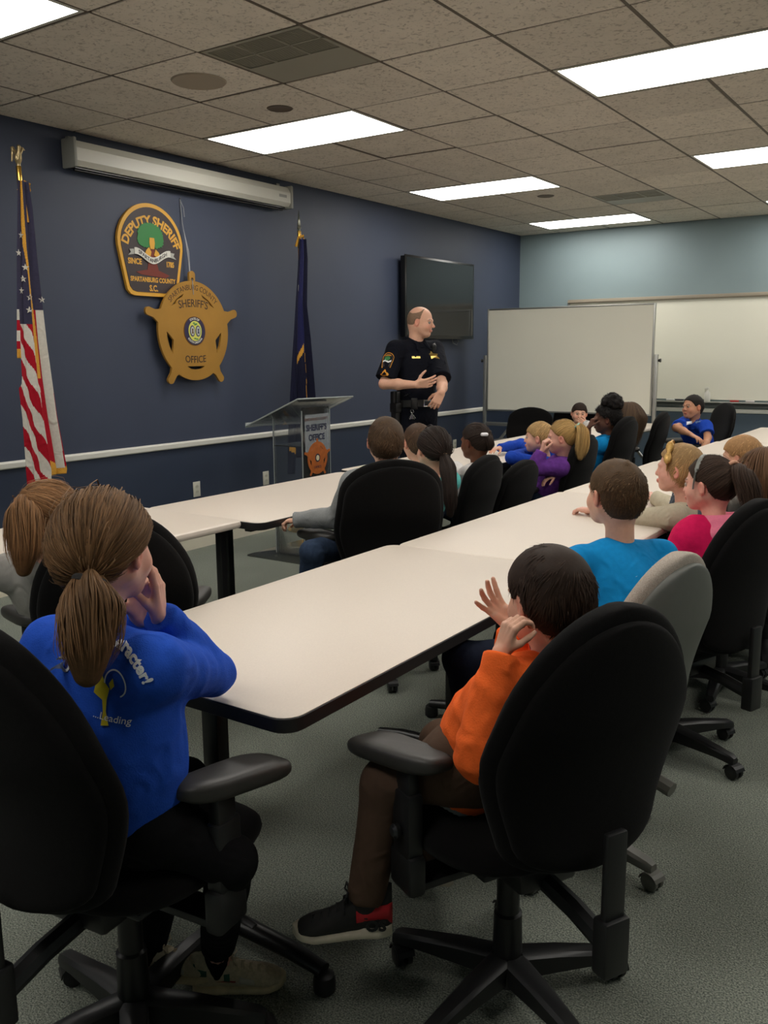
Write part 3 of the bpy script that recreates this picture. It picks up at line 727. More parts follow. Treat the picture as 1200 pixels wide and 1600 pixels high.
def make_hair(style, line, rgb, n, wd, seed, tie=None, tail=None, tlen=.22, s=1., thick=.006, puff=0., swirl=.4, h=.006, down=None, part=0.0, rtail=.026, tailpts=None, lenf=1.0, body_push=None):
    """returns list of (V,F,C) in head-local adult units"""
    n = int(n*.76); wd = wd*1.14; base = np.array(srgb(*rgb)[:3]); parts = []; r = np.random.default_rng(seed)
    # under-cap
    S = Sdf()
    if line != 'bald':
        S.el((0, -.014, .030), A3(.077, .097, .085)+thick, None, .01); S.el((0, -.034, -.012), A3(.070, .072, .078)+thick*.8, None, .03)
    else: S.el((0, -.014, .030), A3(.0775, .0978, .0853), None, .01); S.el((0, -.034, -.012), A3(.070, .072, .076), None, .03)
    cf = (lambda P: np.maximum((hairline(line, P)+.003-P[:, 2])*.8, (P[:, 2]-.070-.012*np.sin(P[:, 0]*60)-.25*(P[:, 1]+.05))*.7)) if line == 'bald' else (lambda P: (hairline(line, P)+.004-P[:, 2])*.8)
    V, F = S.mesh(h, cf, smooth_noise(seed, .0012, 70))
    L = V; cc = base*.72*(1+.15*r.uniform(-1, 1, (len(V), 1))); parts.append((V, F, cc))
    D = dirs(n*2, seed+1); P0 = el_pt(D); ok = P0[:, 2] > hairline(line, P0)+.002
    if line == 'bald': ok &= P0[:, 2] < .070-.25*(P0[:, 1]+.05)+.0*P0[:, 0]
    D = D[ok][:n]; nn = len(D); m = 7
    if style in ('short', 'bald'):
        W0 = nv((.12, -.55, .80)); ax = np.cross(np.tile(W0, (nn, 1)), D); ax /= np.maximum(np.linalg.norm(ax, axis=1)[:, None], 1e-6)
        if swirl: ax = ax+swirl*D*.0+swirl*.5*np.array([0, 0, 1.]); ax /= np.linalg.norm(ax, axis=1)[:, None]
        lk = locks(D, seed); lk2 = locks(D, seed+1, 5.); ax = ax+D*0+np.cross(D, ax)*(.45*lk2*(.4 if style == 'bald' else 1))[:, None]; ax /= np.linalg.norm(ax, axis=1)[:, None]
        ln = r.uniform(.35, .75, nn)*lenf*(1 if style == 'short' else .45); ln *= np.where(D[:, 2] < -.1, .55, 1)
        P = np.zeros((nn, m, 3)); off0 = thick-.001
        for j in range(m):
            a = (ln*j/(m-1))[:, None]; d = D*np.cos(a)+np.cross(ax, D)*np.sin(a)+ax*(ax*D).sum(1)[:, None]*(1-np.cos(a))
            P[:, j] = el_pt(d, off0-.005+(.0035*j/(m-1)*r.uniform(0, 2.0, nn)+.0028*lk*(.3+j/(m-1)))*(.25 if style == 'bald' else 1)+.001*r.normal(size=nn))
        kp = P[:, -1, 2] > hairline(line, P[:, -1])-(.004 if line == 'bald' else r.uniform(.004, .020, nn)); P = P[kp]
    elif style == 'tied':
        t = nv(np.asarray(tie)-HE_C); P = np.zeros((nn, 7, 3)); lk = locks(np.cross(D, t)*1.0, seed, 8.)
        o = r.uniform(0, 1, nn)*.004
        for j in range(7):
            u = j/6; d = slerp(D, np.tile(t, (nn, 1)), u*.97); d /= np.linalg.norm(d, axis=1)[:, None]
            P[:, j] = el_pt(d, thick-.004+o*np.sin(PI*min(u+.2, 1))+puff*np.sin(PI*u)+.0022*lk*np.sin(PI*min(u*1.1, 1)))
        fl = r.uniform(size=nn) < .03; P[fl, 1:-1] += (r.normal(size=(fl.sum(), 1, 3))*.004+D[fl][:, None, :]*.006)
    elif style == 'long':
        m = 12; P = np.zeros((nn, m, 3)); top = nv((part, -.1, 1.)); ax = np.cross(np.tile(top, (nn, 1)), D); ax /= np.maximum(np.linalg.norm(ax, axis=1)[:, None], 1e-6)
        # start near the top and sweep down over the cap, then hang
        el0 = np.arccos(np.clip(D@top, -1, 1)); L_ = (.10+.30*r.uniform(.6, 1, nn))*tlen/.3
        st = el0*r.uniform(.0, .9, nn)
        q0 = D*np.cos(st-el0)[:, None]+np.cross(ax, D)*np.sin(st-el0)[:, None]
        cur = el_pt(q0/np.linalg.norm(q0, axis=1)[:, None], thick-.003); P[:, 0] = cur; off = thick-.003+r.uniform(0, .010, nn)
        endl = np.where(D[:, 1] > .25, .6, 1.)*(.10+tlen*r.uniform(.75, 1, nn)); step = (endl+.10)/m
        dn = np.array([0, 0, -1.]) if down is None else nv(down)
        for j in range(1, m):
            rel = cur-HE_C; g = rel/HE_R**2; g /= np.linalg.norm(g, axis=1)[:, None]
            up = (cur[:, 2] > HE_C[2]-.01)[:, None]
            rad = np.cross(ax, cur-HE_C); tdir = np.where(up, dn-(g@dn)[:, None]*g, np.tile(dn, (nn, 1)))
            tdir = tdir+np.where(up, .35*(cur-HE_C)*A3(1, 1, 0)/.1*np.clip(1-np.abs(rel[:, 2:3])/.12, .2, 1), -.12*(cur-HE_C)*A3(1, 1, 0)/.1)
            tdir /= np.maximum(np.linalg.norm(tdir, axis=1)[:, None], 1e-6)
            cur = cur+tdir*step[:, None]+r.normal(size=(nn, 3))*.0008
            k = np.sqrt((((cur-HE_C)/(HE_R+off[:, None]))**2).sum(1)); ins = k < 1; cur[ins] = HE_C+(cur[ins]-HE_C)/k[ins][:, None]
            # keep the face free
            fm = (cur[:, 1] > .045) & (np.abs(cur[:, 0]) < .062) & (cur[:, 2] < .055); cur[fm, 0] = np.sign(cur[fm, 0]+1e-6)*.064
            P[:, j] = cur
    elif style == 'afro':
        m = 6; P = np.zeros((nn, m, 3)); cur = el_pt(D, thick*.6); P[:, 0] = cur; dd = D.copy()
        for j in range(1, m): dd = dd+r.normal(size=dd.shape)*.9; dd /= np.linalg.norm(dd, axis=1)[:, None]; cur = cur+dd*.006; P[:, j] = cur
    parts.append(ribbons(P, wd, base, .38, seed, C0=HE_C))
    if tailpts is not None:
        K = np.array(tailpts, float); T_ = np.linspace(0, 1, len(K)); m = 13; u = np.linspace(0, 1, m)
        cl = np.stack([np.interp(u, T_, K[:, i]) for i in range(3)], 1)
        for _ in range(3): cl[1:-1] = (cl[:-2]+cl[1:-1]*2+cl[2:])/4
        tg = np.gradient(cl, axis=0); tg /= np.linalg.norm(tg, axis=1)[:, None]
        a = np.cross(tg, nv((.3, 1, .2))); a /= np.linalg.norm(a, axis=1)[:, None]; b = np.cross(tg, a)
        prof = rtail*np.interp(u, [0, .08, .35, .75, 1], [.40, .58, 1.05, 1.0, .5])
        S = Sdf()
        for i in range(m-2): S.rc(cl[i], cl[i+1], prof[i]*.8, prof[i+1]*.8, .01)
        V, F = S.mesh(h, None, smooth_noise(seed+3, .0015, 60)); parts.append((V, F, base*.72*(1+.15*r.uniform(-1, 1, (len(V), 1)))))
        nt_ = int(n*.45); ang = r.uniform(0, 2*PI, nt_); rad = np.sqrt(r.uniform(.45, 1.15, nt_)); l = r.uniform(.75, 1.05, nt_)
        P = np.zeros((nt_, m, 3)); wob = r.uniform(-.5, .5, nt_); rad = rad*(1+.16*np.sin(ang*5+1)); ph = r.uniform(0, 6, nt_)
        for j in range(m):
            uj = np.clip(u[j]*l, 0, 1); ci = np.stack([np.interp(uj, u, cl[:, i]) for i in range(3)], 1)
            ai = np.stack([np.interp(uj, u, a[:, i]) for i in range(3)], 1); bi = np.stack([np.interp(uj, u, b[:, i]) for i in range(3)], 1)
            rr_ = np.interp(uj, u, prof)*rad*(1+.10*np.sin(7*u[j]+ang*2)); an = ang+wob*u[j]*1.2
            P[:, j] = ci+ai*(rr_*np.cos(an))[:, None]+bi*(rr_*np.sin(an))[:, None]+.0015*np.sin(ph+9*u[j])[:, None]*ai
        parts.append(ribbons(P, wd, base, .38, seed+5, C0=cl.mean(0)))
    return parts
def hair_obj(parent, C, R, s, m=None, name='hair', **kw):
    ps = make_hair(s=s, **kw); V, F, c = joinm(ps)
    return link(name, npmesh(name, C+s*(V@R), F, col=c), m or M_hair, parent)

# ------------------------------------------------------------------ hands and arms
def hand_sdf(S, W, d, n, side, k=1., curl=(.5, .5, .5, .5), thumb=(.6, .5), spread=.12, prev=None):
    """W wrist, d finger direction, n palm normal, side +1 right / -1 left; k=1 for an adult hand 0.19 m long"""
    d = nv(d); n = nv(n-np.dot(n, d)*d); t = np.cross(d, n)*side     # t points to the thumb side
    w = lambda a, b, c: W+k*(d*a+t*b+n*c)
    for b0, b1 in ((.018, .030), (.006, .010), (-.006, -.010), (-.016, -.028)):
        S.rc(w(.008, b0*.9, 0), w(.088-(.006 if b1 < 0 else 0), b1, 0), .0125*k, .0105*k, .010*k)
    S.rc(w(.012, .018, .004), w(.05, .026, .008), .015*k, .012*k, .01*k)
    S.rc(w(.015, -.018, .004), w(.055, -.024, .006), .014*k, .010*k, .01*k)
    Ls = (.074, .083, .077, .060); bs = (.030, .010, -.010, -.028)
    for i in range(4):
        p = w(.088-(.008 if i == 3 else 0), bs[i], 0); sp = spread*(1.5-i)/1.5; dd = nv(d+t*sp); c = curl[i]; L = Ls[i]*k; ang = 0
        rr = (.0092, .0096, .0092, .0082)[i]*k*(1.14 if k < .85 else 1)
        for j, (fl, be) in enumerate(((.48, .7), (.29, 1.0), (.23, .7))):
            ang += c*be; dj = dd*math.cos(ang)+n*math.sin(ang); q = p+dj*L*fl
            S.rc(p, q, rr*(1-.09*j), rr*(.93-.10*j), .0035*k); p = q
    p = w(.022, .020, .006); a, bb = thumb
    d1 = nv(d*.62+t*a+n*.35); q = p+d1*.042*k; S.rc(p, q, .0135*k, .0108*k, .008*k)
    d2 = nv(d*.8+t*(a-.35)+n*bb); r_ = q+d2*.031*k; S.rc(q, r_, .0105*k, .0098*k, .004*k)
    d3 = nv(d*.85+t*(a-.55)+n*(bb+.15)); S.rc(r_, r_+d3*.025*k, .0098*k, .0078*k, .003*k)
def ik(S_, W_, a, b, hint):
    v = W_-S_; D = np.linalg.norm(v); u = v/max(D, 1e-6)
    if D > (a+b)*.995: sc = D/(a+b)*1.006; a, b = a*sc, b*sc
    x = (a*a-b*b+D*D)/(2*D); y = math.sqrt(max(a*a-x*x, 1e-5)); h = np.asarray(hint, float); h = nv(h-np.dot(h, u)*u)
    return S_+u*x+h*y

# ------------------------------------------------------------------ shoes
def shoe(parent, ankle, toe, L, upper_m, sole_m, near=False, floor=None, tilt=0., accent=None, hitop=False, sockm=None, laces=None):
    """ankle joint point; toe = horizontal toe direction"""
    t = nv(A3(toe[0], toe[1], 0)); sd = A3(t[1], -t[0], 0); up = A3(0, 0, 1)
    if tilt: R_ = rotm(sd, tilt); t = R_@t; up = R_@up
    base = ankle-up*(.075*L/.2)-t*.052*L/.2
    us = np.linspace(0, 1, 22 if near else 12); k = L/.2; nr = 20
    def wid(u): return .036*k*np.interp(u, [0, .04, .15, .35, .6, .78, .92, .98, 1], [.35, .62, .82, .74, .95, 1.08, .82, .45, .1])
    def loft(zb, zt, ins, nm, m, rnd):
        V = []
        for u in us:
            w_ = wid(u)*ins; lo_, hi_ = zb(u), zt(u)
            for q in range(nr):
                a = 2*PI*q/nr; c, s_ = math.cos(a), math.sin(a)
                x = w_*math.copysign(abs(c)**rnd, c); z = (lo_+hi_)/2+(hi_-lo_)/2*math.copysign(abs(s_)**rnd, s_)
                if nm == 'upper' and z > (lo_+hi_)/2: x *= 1-.35*((z-(lo_+hi_)/2)/max((hi_-lo_)/2, .001))**2
                V.append(base+t*(u*L)+sd*x+up*z)
        F = [(i*nr+q, i*nr+(q+1) % nr, (i+1)*nr+(q+1) % nr, (i+1)*nr+q) for i in range(len(us)-1) for q in range(nr)]
        return npmesh(nm, np.array(V), [np.array(F), np.array([list(range(nr))[::-1], [(len(us)-1)*nr+q for q in range(nr)]])])
    toeup = lambda u: .006*k*max(0, (u-.8)/.2)**2
    top = [.088, .090, .082, .070, .056, .044, .034, .022, .012] if not hitop else [.108, .112, .104, .086, .060, .045, .034, .022, .012]
    if hitop:
        S = Sdf(); S.rc(ankle-up*.02, ankle+up*.034-t*.004, .028*k, .036*k, .01, cut=(ankle+up*.030, up)); V, F = S.mesh(.004, None, smooth_noise(2, .0015, 90)); link('ankle_collar', npmesh('ankle_collar', V, F), upper_m, parent)
    body = link('shoe', loft(lambda u: .010*k+toeup(u), lambda u: k*np.interp(u, [0, .1, .28, .4, .55, .7, .85, .96, 1], top), .93, 'upper', upper_m, .75), upper_m, parent)
    link('sole', loft(lambda u: toeup(u), lambda u: (.020+(.006 if u < .3 else 0))*k+toeup(u), 1.05, 'sole', sole_m, .55), sole_m, body)
    if near:
        bm = bmesh.new()
        for i in range(5):
            u = .44+.085*i; zt = k*np.interp(u, [0, .1, .28, .4, .55, .7, .85, .96, 1], top); w_ = wid(u)*.45
            pts = [base+t*u*L+sd*(-w_)+up*(zt-.006*k), base+t*(u+.012)*L+up*(zt+.002*k), base+t*(u+.03)*L+sd*w_+up*(zt-.007*k)]
            tube(bm, [tuple(p) for p in pts], .0024*k, 6)
            pts = [base+t*u*L+sd*(w_)+up*(zt-.006*k), base+t*(u+.012)*L+up*(zt+.003*k), base+t*(u+.03)*L+sd*(-w_)+up*(zt-.007*k)]
            tube(bm, [tuple(p) for p in pts], .0024*k, 6)
        q0 = base+t*.42*L+up*k*(np.interp(.42, [.28, .4, .55], top[2:5])+.004)
        for sgn in (-1, 1):
            tube(bm, [tuple(q0+sd*sgn*.002+p[0]*k*sd*sgn+p[1]*k*up+p[2]*k*t) for p in ((0, 0, 0), (.012, .012, .004), (.024, .010, .006), (.022, -.002, .01), (.004, .001, .004))], .0022*k, 6)
            tube(bm, [tuple(q0+p[0]*k*sd*sgn+p[1]*k*up+p[2]*k*t) for p in ((0, 0, 0), (.012, -.012, .012), (.026, -.03, .012))], .0022*k, 6)
        bmo('lace', bm, laces or sole_m, body, True)
        if accent is not None:
            for (u0, u1, z0, z1, mm) in accent:
                for sgn in (-1, 1):
                    V = []; N = 8
                    for i in range(N+1):
                        u = u0+(u1-u0)*i/N; w_ = wid(u)*.93; ztop = k*np.interp(u, [0, .1, .28, .4, .55, .7, .85, .96, 1], top); 
                        for z in np.linspace(z0*k, z1*k*(1-.0*i/N), 4):
                            lo_ = .010*k; mid = (lo_+ztop)/2; hh = (ztop-lo_)/2; f = np.clip((z-mid)/hh, -.98, .98); c = (1-abs(f)**(1/.75))**.75; x = w_*c*(1-.35*max(f, 0)**2)+.0028
                            V.append(base+t*u*L+sd*sgn*x+up*z)
                    F = [(i*4+j, i*4+j+1, (i+1)*4+j+1, (i+1)*4+j) for i in range(N) for j in range(3)]
                    o = link('side_panel', npmesh('side_panel', np.array(V), [np.array(F)]), mm, body)
                    md = o.modifiers.new('t', 'SOLIDIFY'); md.thickness = .0024; md.offset = 0
    return body, base, t, sd, up

# ------------------------------------------------------------------ people
def person(label, pel, fwd, C, hyaw, hpitch=0, hroll=0, s=.70, hs=.87, skin='fair', kid=True, near=False, group=None,
           arms=None, legs=None, shirt=None, shirt_m=None, sleeve='long', loose=.014, pants_m=None, shoe_m=None, hem=None,
           hair=None, brow=None, iris=(70, 45, 30), face=False, shoulders=None, torso_w=1., collar=True, cuff_m=None, shoes=True, hres=None, nk=.150, standing=False):
    pel, C = A3(*pel), A3(*C); a = math.radians(fwd); f = A3(math.cos(a), math.sin(a), 0); rt = A3(f[1], -f[0], 0); up = A3(0, 0, 1)
    R = head_axes(hyaw, hpitch, hroll); sk = SKIN[skin]
    h0 = hres or (.0046 if near else .006)
    nb = C-R[2]*nk*hs-R[1]*.034*hs-up*.012; sp = nv(nb-pel)
    bk = nv(np.cross(rt, sp)); 
    M = np.stack([rt, -bk if np.dot(-bk, f) > 0 else bk, sp]); fr_ = M[1]
    shr = shoulders or .172
    Sr = nb+rt*shr*s-sp*.055*s; Sl = nb-rt*shr*s-sp*.055*s
    tl = np.linalg.norm(nb-pel); vz = min(1., tl/(.50*s)); at = lambda q, fo=0.: pel+sp*tl*q+fr_*fo*s
    hips = {1: pel+rt*.092*s, -1: pel-rt*.092*s}
    # legs
    lg = {}
    for sd_ in (1, -1):
        q = (legs or {}).get(sd_)
        if q is None:
            if standing: kn = hips[sd_]+A3(0, 0, -.42*s)+f*.02; an = A3(kn[0], kn[1], .08*s+.02)
            else: kn = hips[sd_]+f*.42*s+A3(0, 0, -.01); an = kn+A3(0, 0, -.42*s)-f*.05*s; an[2] = max(an[2], .09)
            q = dict(knee=kn, ankle=an, toe=f)
        q = dict(q); q['knee'] = A3(*q['knee']); q['ankle'] = A3(*q['ankle']); q.setdefault('toe', f); q['toe'] = A3(q['toe'][0], q['toe'][1], 0); lg[sd_] = q
    ar = {}
    for sd_ in (1, -1):
        q = dict((arms or {}).get(sd_) or {}); Sh = Sr if sd_ == 1 else Sl
        if 'wrist' not in q: q['wrist'] = hips[sd_]+f*.30*s+up*.11*s-rt*sd_*.02; q['vis'] = False
        q['wrist'] = A3(*q['wrist'])
        if 'elbow' in q: q['elbow'] = A3(*q['elbow'])
        else: q['elbow'] = ik(Sh, q['wrist'], .285*s, .25*s, q.get('hint', -f*.3+rt*sd_*.6-up*.6))
        q['sh'] = Sh; q.setdefault('vis', True); ar[sd_] = q
    parts = []
    # head and neck (fine)
    S = Sdf(); head_sdf(S, C, R, hs, kid, nb-sp*.04)
    S.el(nb-sp*.05, A3(.10, .06, .05)*s, M, .03)
    V, F = S.mesh(h0); parts.append((V, F, head_color(V, C, R, hs, sk, brow, not kid)))
    # trunk and legs, hidden under the clothes
    S = Sdf(); S.el(at(.02), A3(.15, .105, .12)*s*torso_w, M, .03); S.el(at(.35), A3(.125, .09, .16*vz)*s*torso_w, M, .05)
    S.el(at(.66), A3(.15, .10, .17*vz)*s*torso_w, M, .05); S.rc(Sr, Sl, .045*s, .045*s, .04); S.rc(nb, nb-sp*.05, .05*s, .06*s, .03)
    for sd_ in (1, -1):
        q = lg[sd_]; S.rc(hips[sd_], q['knee'], .075*s, .055*s, .03); S.rc(q['knee'], q['ankle'], .052*s, .034*s, .02); S.rc(q['ankle'], q['ankle']+nv(q['toe'])*.06*s-up*.055*s, .032*s, .024*s, .01)
        q = ar[sd_]; S.rc(q['sh'], q['elbow'], .044*s, .036*s, .02)
        if not q['vis']: S.rc(q['elbow'], q['wrist'], .034*s, .025*s, .02); S.el(q['wrist']+nv(q['wrist']-q['elbow'])*.06*s, A3(.045, .03, .045)*s, None, .02)
    V, F = S.mesh(.015 if kid else .02); parts.append((V, F, np.tile(np.array(sk[:3]), (len(V), 1))))
    for sd_ in (1, -1):
        q = ar[sd_]
        if not q['vis']: continue
        fd = nv(q['wrist']-q['elbow']); S = Sdf(); rw = .024*s if kid else .027
        if sleeve == 'short': S.rc(q['sh'], q['elbow'], .047*s, .038*s, .01); S.rc(q['elbow'], q['elbow']*.55+q['wrist']*.45, .039*s, .040*s, .02); S.rc(q['elbow']*.55+q['wrist']*.45, q['wrist'], .039*s, rw, .02)
        else: S.rc(q['elbow']*.35+q['wrist']*.65, q['wrist'], .033*s, rw, .02)
        hk = q.get('k', .72 if kid else 1.0); hand_sdf(S, q['wrist'], q.get('d', fd), A3(*q.get('n', (0, 0, -1))), sd_, hk, q.get('curl', (.35, .35, .4, .45)), q.get('thumb', (.6, .4)), q.get('spread', .12))
        V, F = S.mesh((.0030 if near else .0048) if kid else .0050)
        c = np.tile(np.array(sk[:3]), (len(V), 1)); L_ = ((V-q['wrist'])@nv(q.get('d', fd)))/hk; tip = np.clip((L_-.13)/.05, 0, 1)[:, None]; c = c*(1-.12*tip)+np.minimum(np.array(sk[:3])*A3(1.15, .7, .65), 1)*.12*tip
        parts.append((V, F, c))
    V, F, c = joinm(parts); me = npmesh('person', V, F, col=c); body = link('person', me, M_skin); tag(body, label, 'person', group)
    if face: eyes(body, C, R, hs, iris)
    # shirt
    if shirt_m is not None:
        S = Sdf(); lo = loose; tw = torso_w; hm = hem if hem is not None else -.10
        S.el(at(.66, .0), A3(.155, .105, .175*vz)*s*tw+lo, M, .05); S.el(at(.36), A3(.14, .10, .18*vz)*s*tw+lo*1.2, M, .06)
        S.rc(at(hm), at(.25), .115*s*tw+lo, .11*s*tw+lo, .05, cut=(at(hm), -sp), sq=(fr_, .82))
        S.rc(Sr, Sl, .048*s+lo*.7, .048*s+lo*.7, .04)
        for q in (Sr, Sl): S.rc(nb-sp*.035*s, q, .052*s+lo*.2, .05*s+lo*.4, .03)
        for sd_ in (1, -1):
            q = ar[sd_]; e, w_, sh = q['elbow'], q['wrist'], q['sh']
            if sleeve == 'short':
                fd = nv(e-sh); ce = sh+(e-sh)*q.get('sl', .62); S.rc(sh, ce+fd*.05, .058*s+lo*.7, .064*s+lo*.9, .025, cut=(ce, fd))
            else:
                S.rc(sh, e, .056*s+lo*.8, .046*s+lo*.7, .03); fd = nv(w_-e); cw = w_+fd*q.get('cuff', .004)
                if q.get('bunch', True): S.rc(e, e*.4+w_*.6, .047*s+lo*.8, .041*s+lo*.6, .02)
                S.rc(e*.5+w_*.5, cw+fd*.03, .043*s+lo*.6, .034*s+lo*.45, .012, cut=(cw, fd))
        wr = shirt.get('wrinkle', .0026) if shirt else .0026
        n1 = smooth_noise(int(abs(pel[0]*977+pel[1]*131)) % 9999, wr, 34, up); n2 = smooth_noise(int(abs(pel[1]*577)) % 9999+1, wr*.5, 80)
        els = [(ar[q]['elbow'], nv(ar[q]['wrist']-ar[q]['sh'])) for q in (1, -1)]
        def nz(P):
            v = n1(P)+n2(P)
            for e, dd in els:
                g = np.exp(-((P-e)**2).sum(1)/(.055*s/.7)**2); v = v+g*wr*1.5*(np.abs(np.sin((P@dd)*75+2.2*n1(P)/wr))-.5)
            return v
        V, F = S.mesh((.0065 if kid else .008) if near else .010, None, nz); so = link('shirt', npmesh('shirt', V, F), shirt_m, body)
        if collar:
            bm = bmesh.new(); cr = (.060 if kid else .066)*hs; N = 28; pts = []
            for i in range(N+1):
                b = 2*PI*i/N; pts.append(tuple(nb-sp*.012*s+sp*.018*s*(-math.sin(b))+rt*cr*1.1*math.cos(b)+fr_*cr*math.sin(b)+fr_*.006))
            tube(bm, pts, .0065 if kid else .008, 8, cap=False, sq=1.5); bmo('collar', bm, (shirt or {}).get('collar_m', shirt_m), body, True)
    else: so = None
    if pants_m is not None:
        S = Sdf(); S.el(at(.0), A3(.16, .115, .13)*s*torso_w+.006, M, .03)
        for sd_ in (1, -1):
            q = lg[sd_]; an = q['ankle']; fd = nv(an-q['knee']); c_ = an-fd*q.get('crop', .0)
            S.rc(hips[sd_], q['knee'], .088*s+.004, .064*s+.004, .03); S.rc(q['knee'], c_+fd*.03, .062*s+.004, .048*s+.006, .02, cut=(c_, fd))
        V, F = S.mesh(.010 if near else .014, None, smooth_noise(5, .0025, 45)); link('pants', npmesh('pants', V, F), pants_m, body)
    if shoe_m is not None and shoes:
        for sd_ in (1, -1):
            q = lg[sd_]; shoe(body, q['ankle'], q['toe'], .30*s, shoe_m, q.get('sole_m', M_sole), near and q.get('shoe_near', False), tilt=q.get('tilt', 0))
    info = dict(C=C, R=R, nb=nb, sp=sp, rt=rt, fr=fr_, f=f, up=up, at=at, ar=ar, lg=lg, body=body, shirt=so, hs=hs, s=s, Sr=Sr, Sl=Sl)
    if hair is not None: hair_obj(body, C, R, hs, **hair)
    return info
M_sole = mat('rubber_sole', srgb(190, 180, 160), .7, noise=(60, .12))
def ring_obj(name, c, ax, r, t, m, parent, n=24, sq=1.):
    bm = bmesh.new(); ax = nv(ax); a = nv(np.cross(ax, (.3, .9, .1))); b = np.cross(ax, a)
    tube(bm, [tuple(np.asarray(c)+a*r*math.cos(2*PI*i/n)+b*r*math.sin(2*PI*i/n)) for i in range(n+1)], t, 8, cap=False, sq=sq)
    return bmo(name, bm, m, parent, True)
def wrap_text(name, s, size, origin, xd, yd, nd, target, m, parent, bold=.0, arc=None, off=.002, space=1.):
    """letters laid on a surface: planar text is pushed along -nd until it meets the mesh 'target'"""
    bvh = BVHTree.FromObject(target, bpy.context.evaluated_depsgraph_get()); origin = A3(*origin); xd, yd, nd = nv(xd), nv(yd), nv(nd)
    def fn(x, y, z):
        if arc: th = x/arc; p = origin+xd*(arc+y)*math.sin(th)+yd*((arc+y)*math.cos(th)-arc)
        else: p = origin+xd*x+yd*y
        h = bvh.ray_cast(Vector(p+nd*.15), Vector(-nd), .4)
        q = np.array(h[0]) if h[0] is not None and abs(np.dot(np.array(h[0])-p, nd)) < .075 else p-nd*.02
        return tuple(q+nd*(off+z))
    return text(name, s, size, fn, m, parent, ext=.0003, bold=bold, space=space)
def wrap_shape(name, polys, origin, xd, yd, nd, target, m, parent, off=.002):
    bvh = BVHTree.FromObject(target, bpy.context.evaluated_depsgraph_get()); origin = A3(*origin); xd, yd, nd = nv(xd), nv(yd), nv(nd)
    cu = bpy.data.curves.new('c', 'CURVE'); cu.dimensions = '2D'; cu.fill_mode = 'BOTH'; cu.extrude = .0003
    for P in polys:
        sp_ = cu.splines.new('POLY'); sp_.points.add(len(P)-1); sp_.use_cyclic_u = True
        for q, p in zip(sp_.points, P): q.co = (p[0], p[1], 0, 1)
    def fn(x, y, z):
        p = origin+xd*x+yd*y; h = bvh.ray_cast(Vector(p+nd*.15), Vector(-nd), .4); q = np.array(h[0]) if h[0] is not None else p
        return tuple(q+nd*(off+z))
    return curve_to(name, cu, fn, m, parent)
def circle(cx, cy, rx, ry=None, n=24, a0=0, a1=360): ry = ry or rx; return [(cx+rx*math.cos(math.radians(a0+(a1-a0)*i/n)), cy+ry*math.sin(math.radians(a0+(a1-a0)*i/n))) for i in range(n if a1-a0 == 360 else n+1)]

# ------------------------------------------------------------------ the people
def toL(C, yaw, pitch, hs, pts, roll=0):
    R = head_axes(yaw, pitch, roll); return [tuple(R@(A3(*q)-A3(*C))/hs) for q in pts]
def seat(x, y, deg, b=.06, z=.585, side=0.): a = math.radians(deg); return (x-b*math.cos(a)-side*math.sin(a), y-b*math.sin(a)+side*math.cos(a), z)
C_blue = cloth('royal_blue_sweatshirt', (36, 82, 190), bump=(300, .5, .002)); C_orange = cloth('orange_fleece', (244, 106, 44), bump=(260, .6, .002))
C_cyan = cloth('cyan_tshirt', (14, 128, 190)); C_pink = cloth('magenta_fleece', (206, 22, 84), bump=(260, .5, .002)); C_lpink = cloth('light_pink_fleece', (222, 118, 144))
C_grey = cloth('heather_grey_sweatshirt', (140, 142, 142), noise=(200, .12)); C_white = cloth('white_knit', (205, 202, 200)); C_purple = cloth('purple_plush_fleece', (104, 56, 140), bump=(220, .8, .003), noise=(40, .2))
C_cream = cloth('cream_sleeve_fleece', (186, 176, 154)); C_vest = cloth('slate_vest', (84, 92, 104)); C_denim = cloth('denim_jacket', (120, 134, 148), noise=(60, .15)); C_jean = cloth('blue_jeans', (48, 62, 84), noise=(60, .2))
C_black = cloth('black_trousers', (16, 16, 18)); C_brown = cloth('brown_trousers', (80, 62, 50)); C_navyp = cloth('navy_trousers', (18, 24, 40)); C_teal = cloth('aqua_knit', (96, 190, 186))
C_royal = cloth('royal_blue_tshirt', (30, 68, 170)); C_offw = cloth('off_white_top', (170, 166, 160)); C_unif = cloth('midnight_uniform', (15, 17, 26), bump=(500, .3, .001)); C_umb = cloth('umber_hoodie', (60, 56, 52))
C_gcuff = cloth('grey_cuff', (70, 68, 72)); C_sock = cloth('black_sock', (12, 12, 13))
M_wprint = mat('white_print', srgb(225, 228, 232), .7); M_yprint = mat('yellow_print', srgb(205, 188, 40), .7)
M_sneak = mat('beige_running_mesh', srgb(192, 180, 152), .8, noise=(120, .2), bump=(600, .5, .001)); M_bshoe = mat('black_suede', srgb(30, 29, 28), .85, noise=(90, .15)); M_red = mat('red_panel', srgb(178, 22, 34), .6)
M_dshoe = mat('dark_shoe', srgb(30, 28, 28), .6)

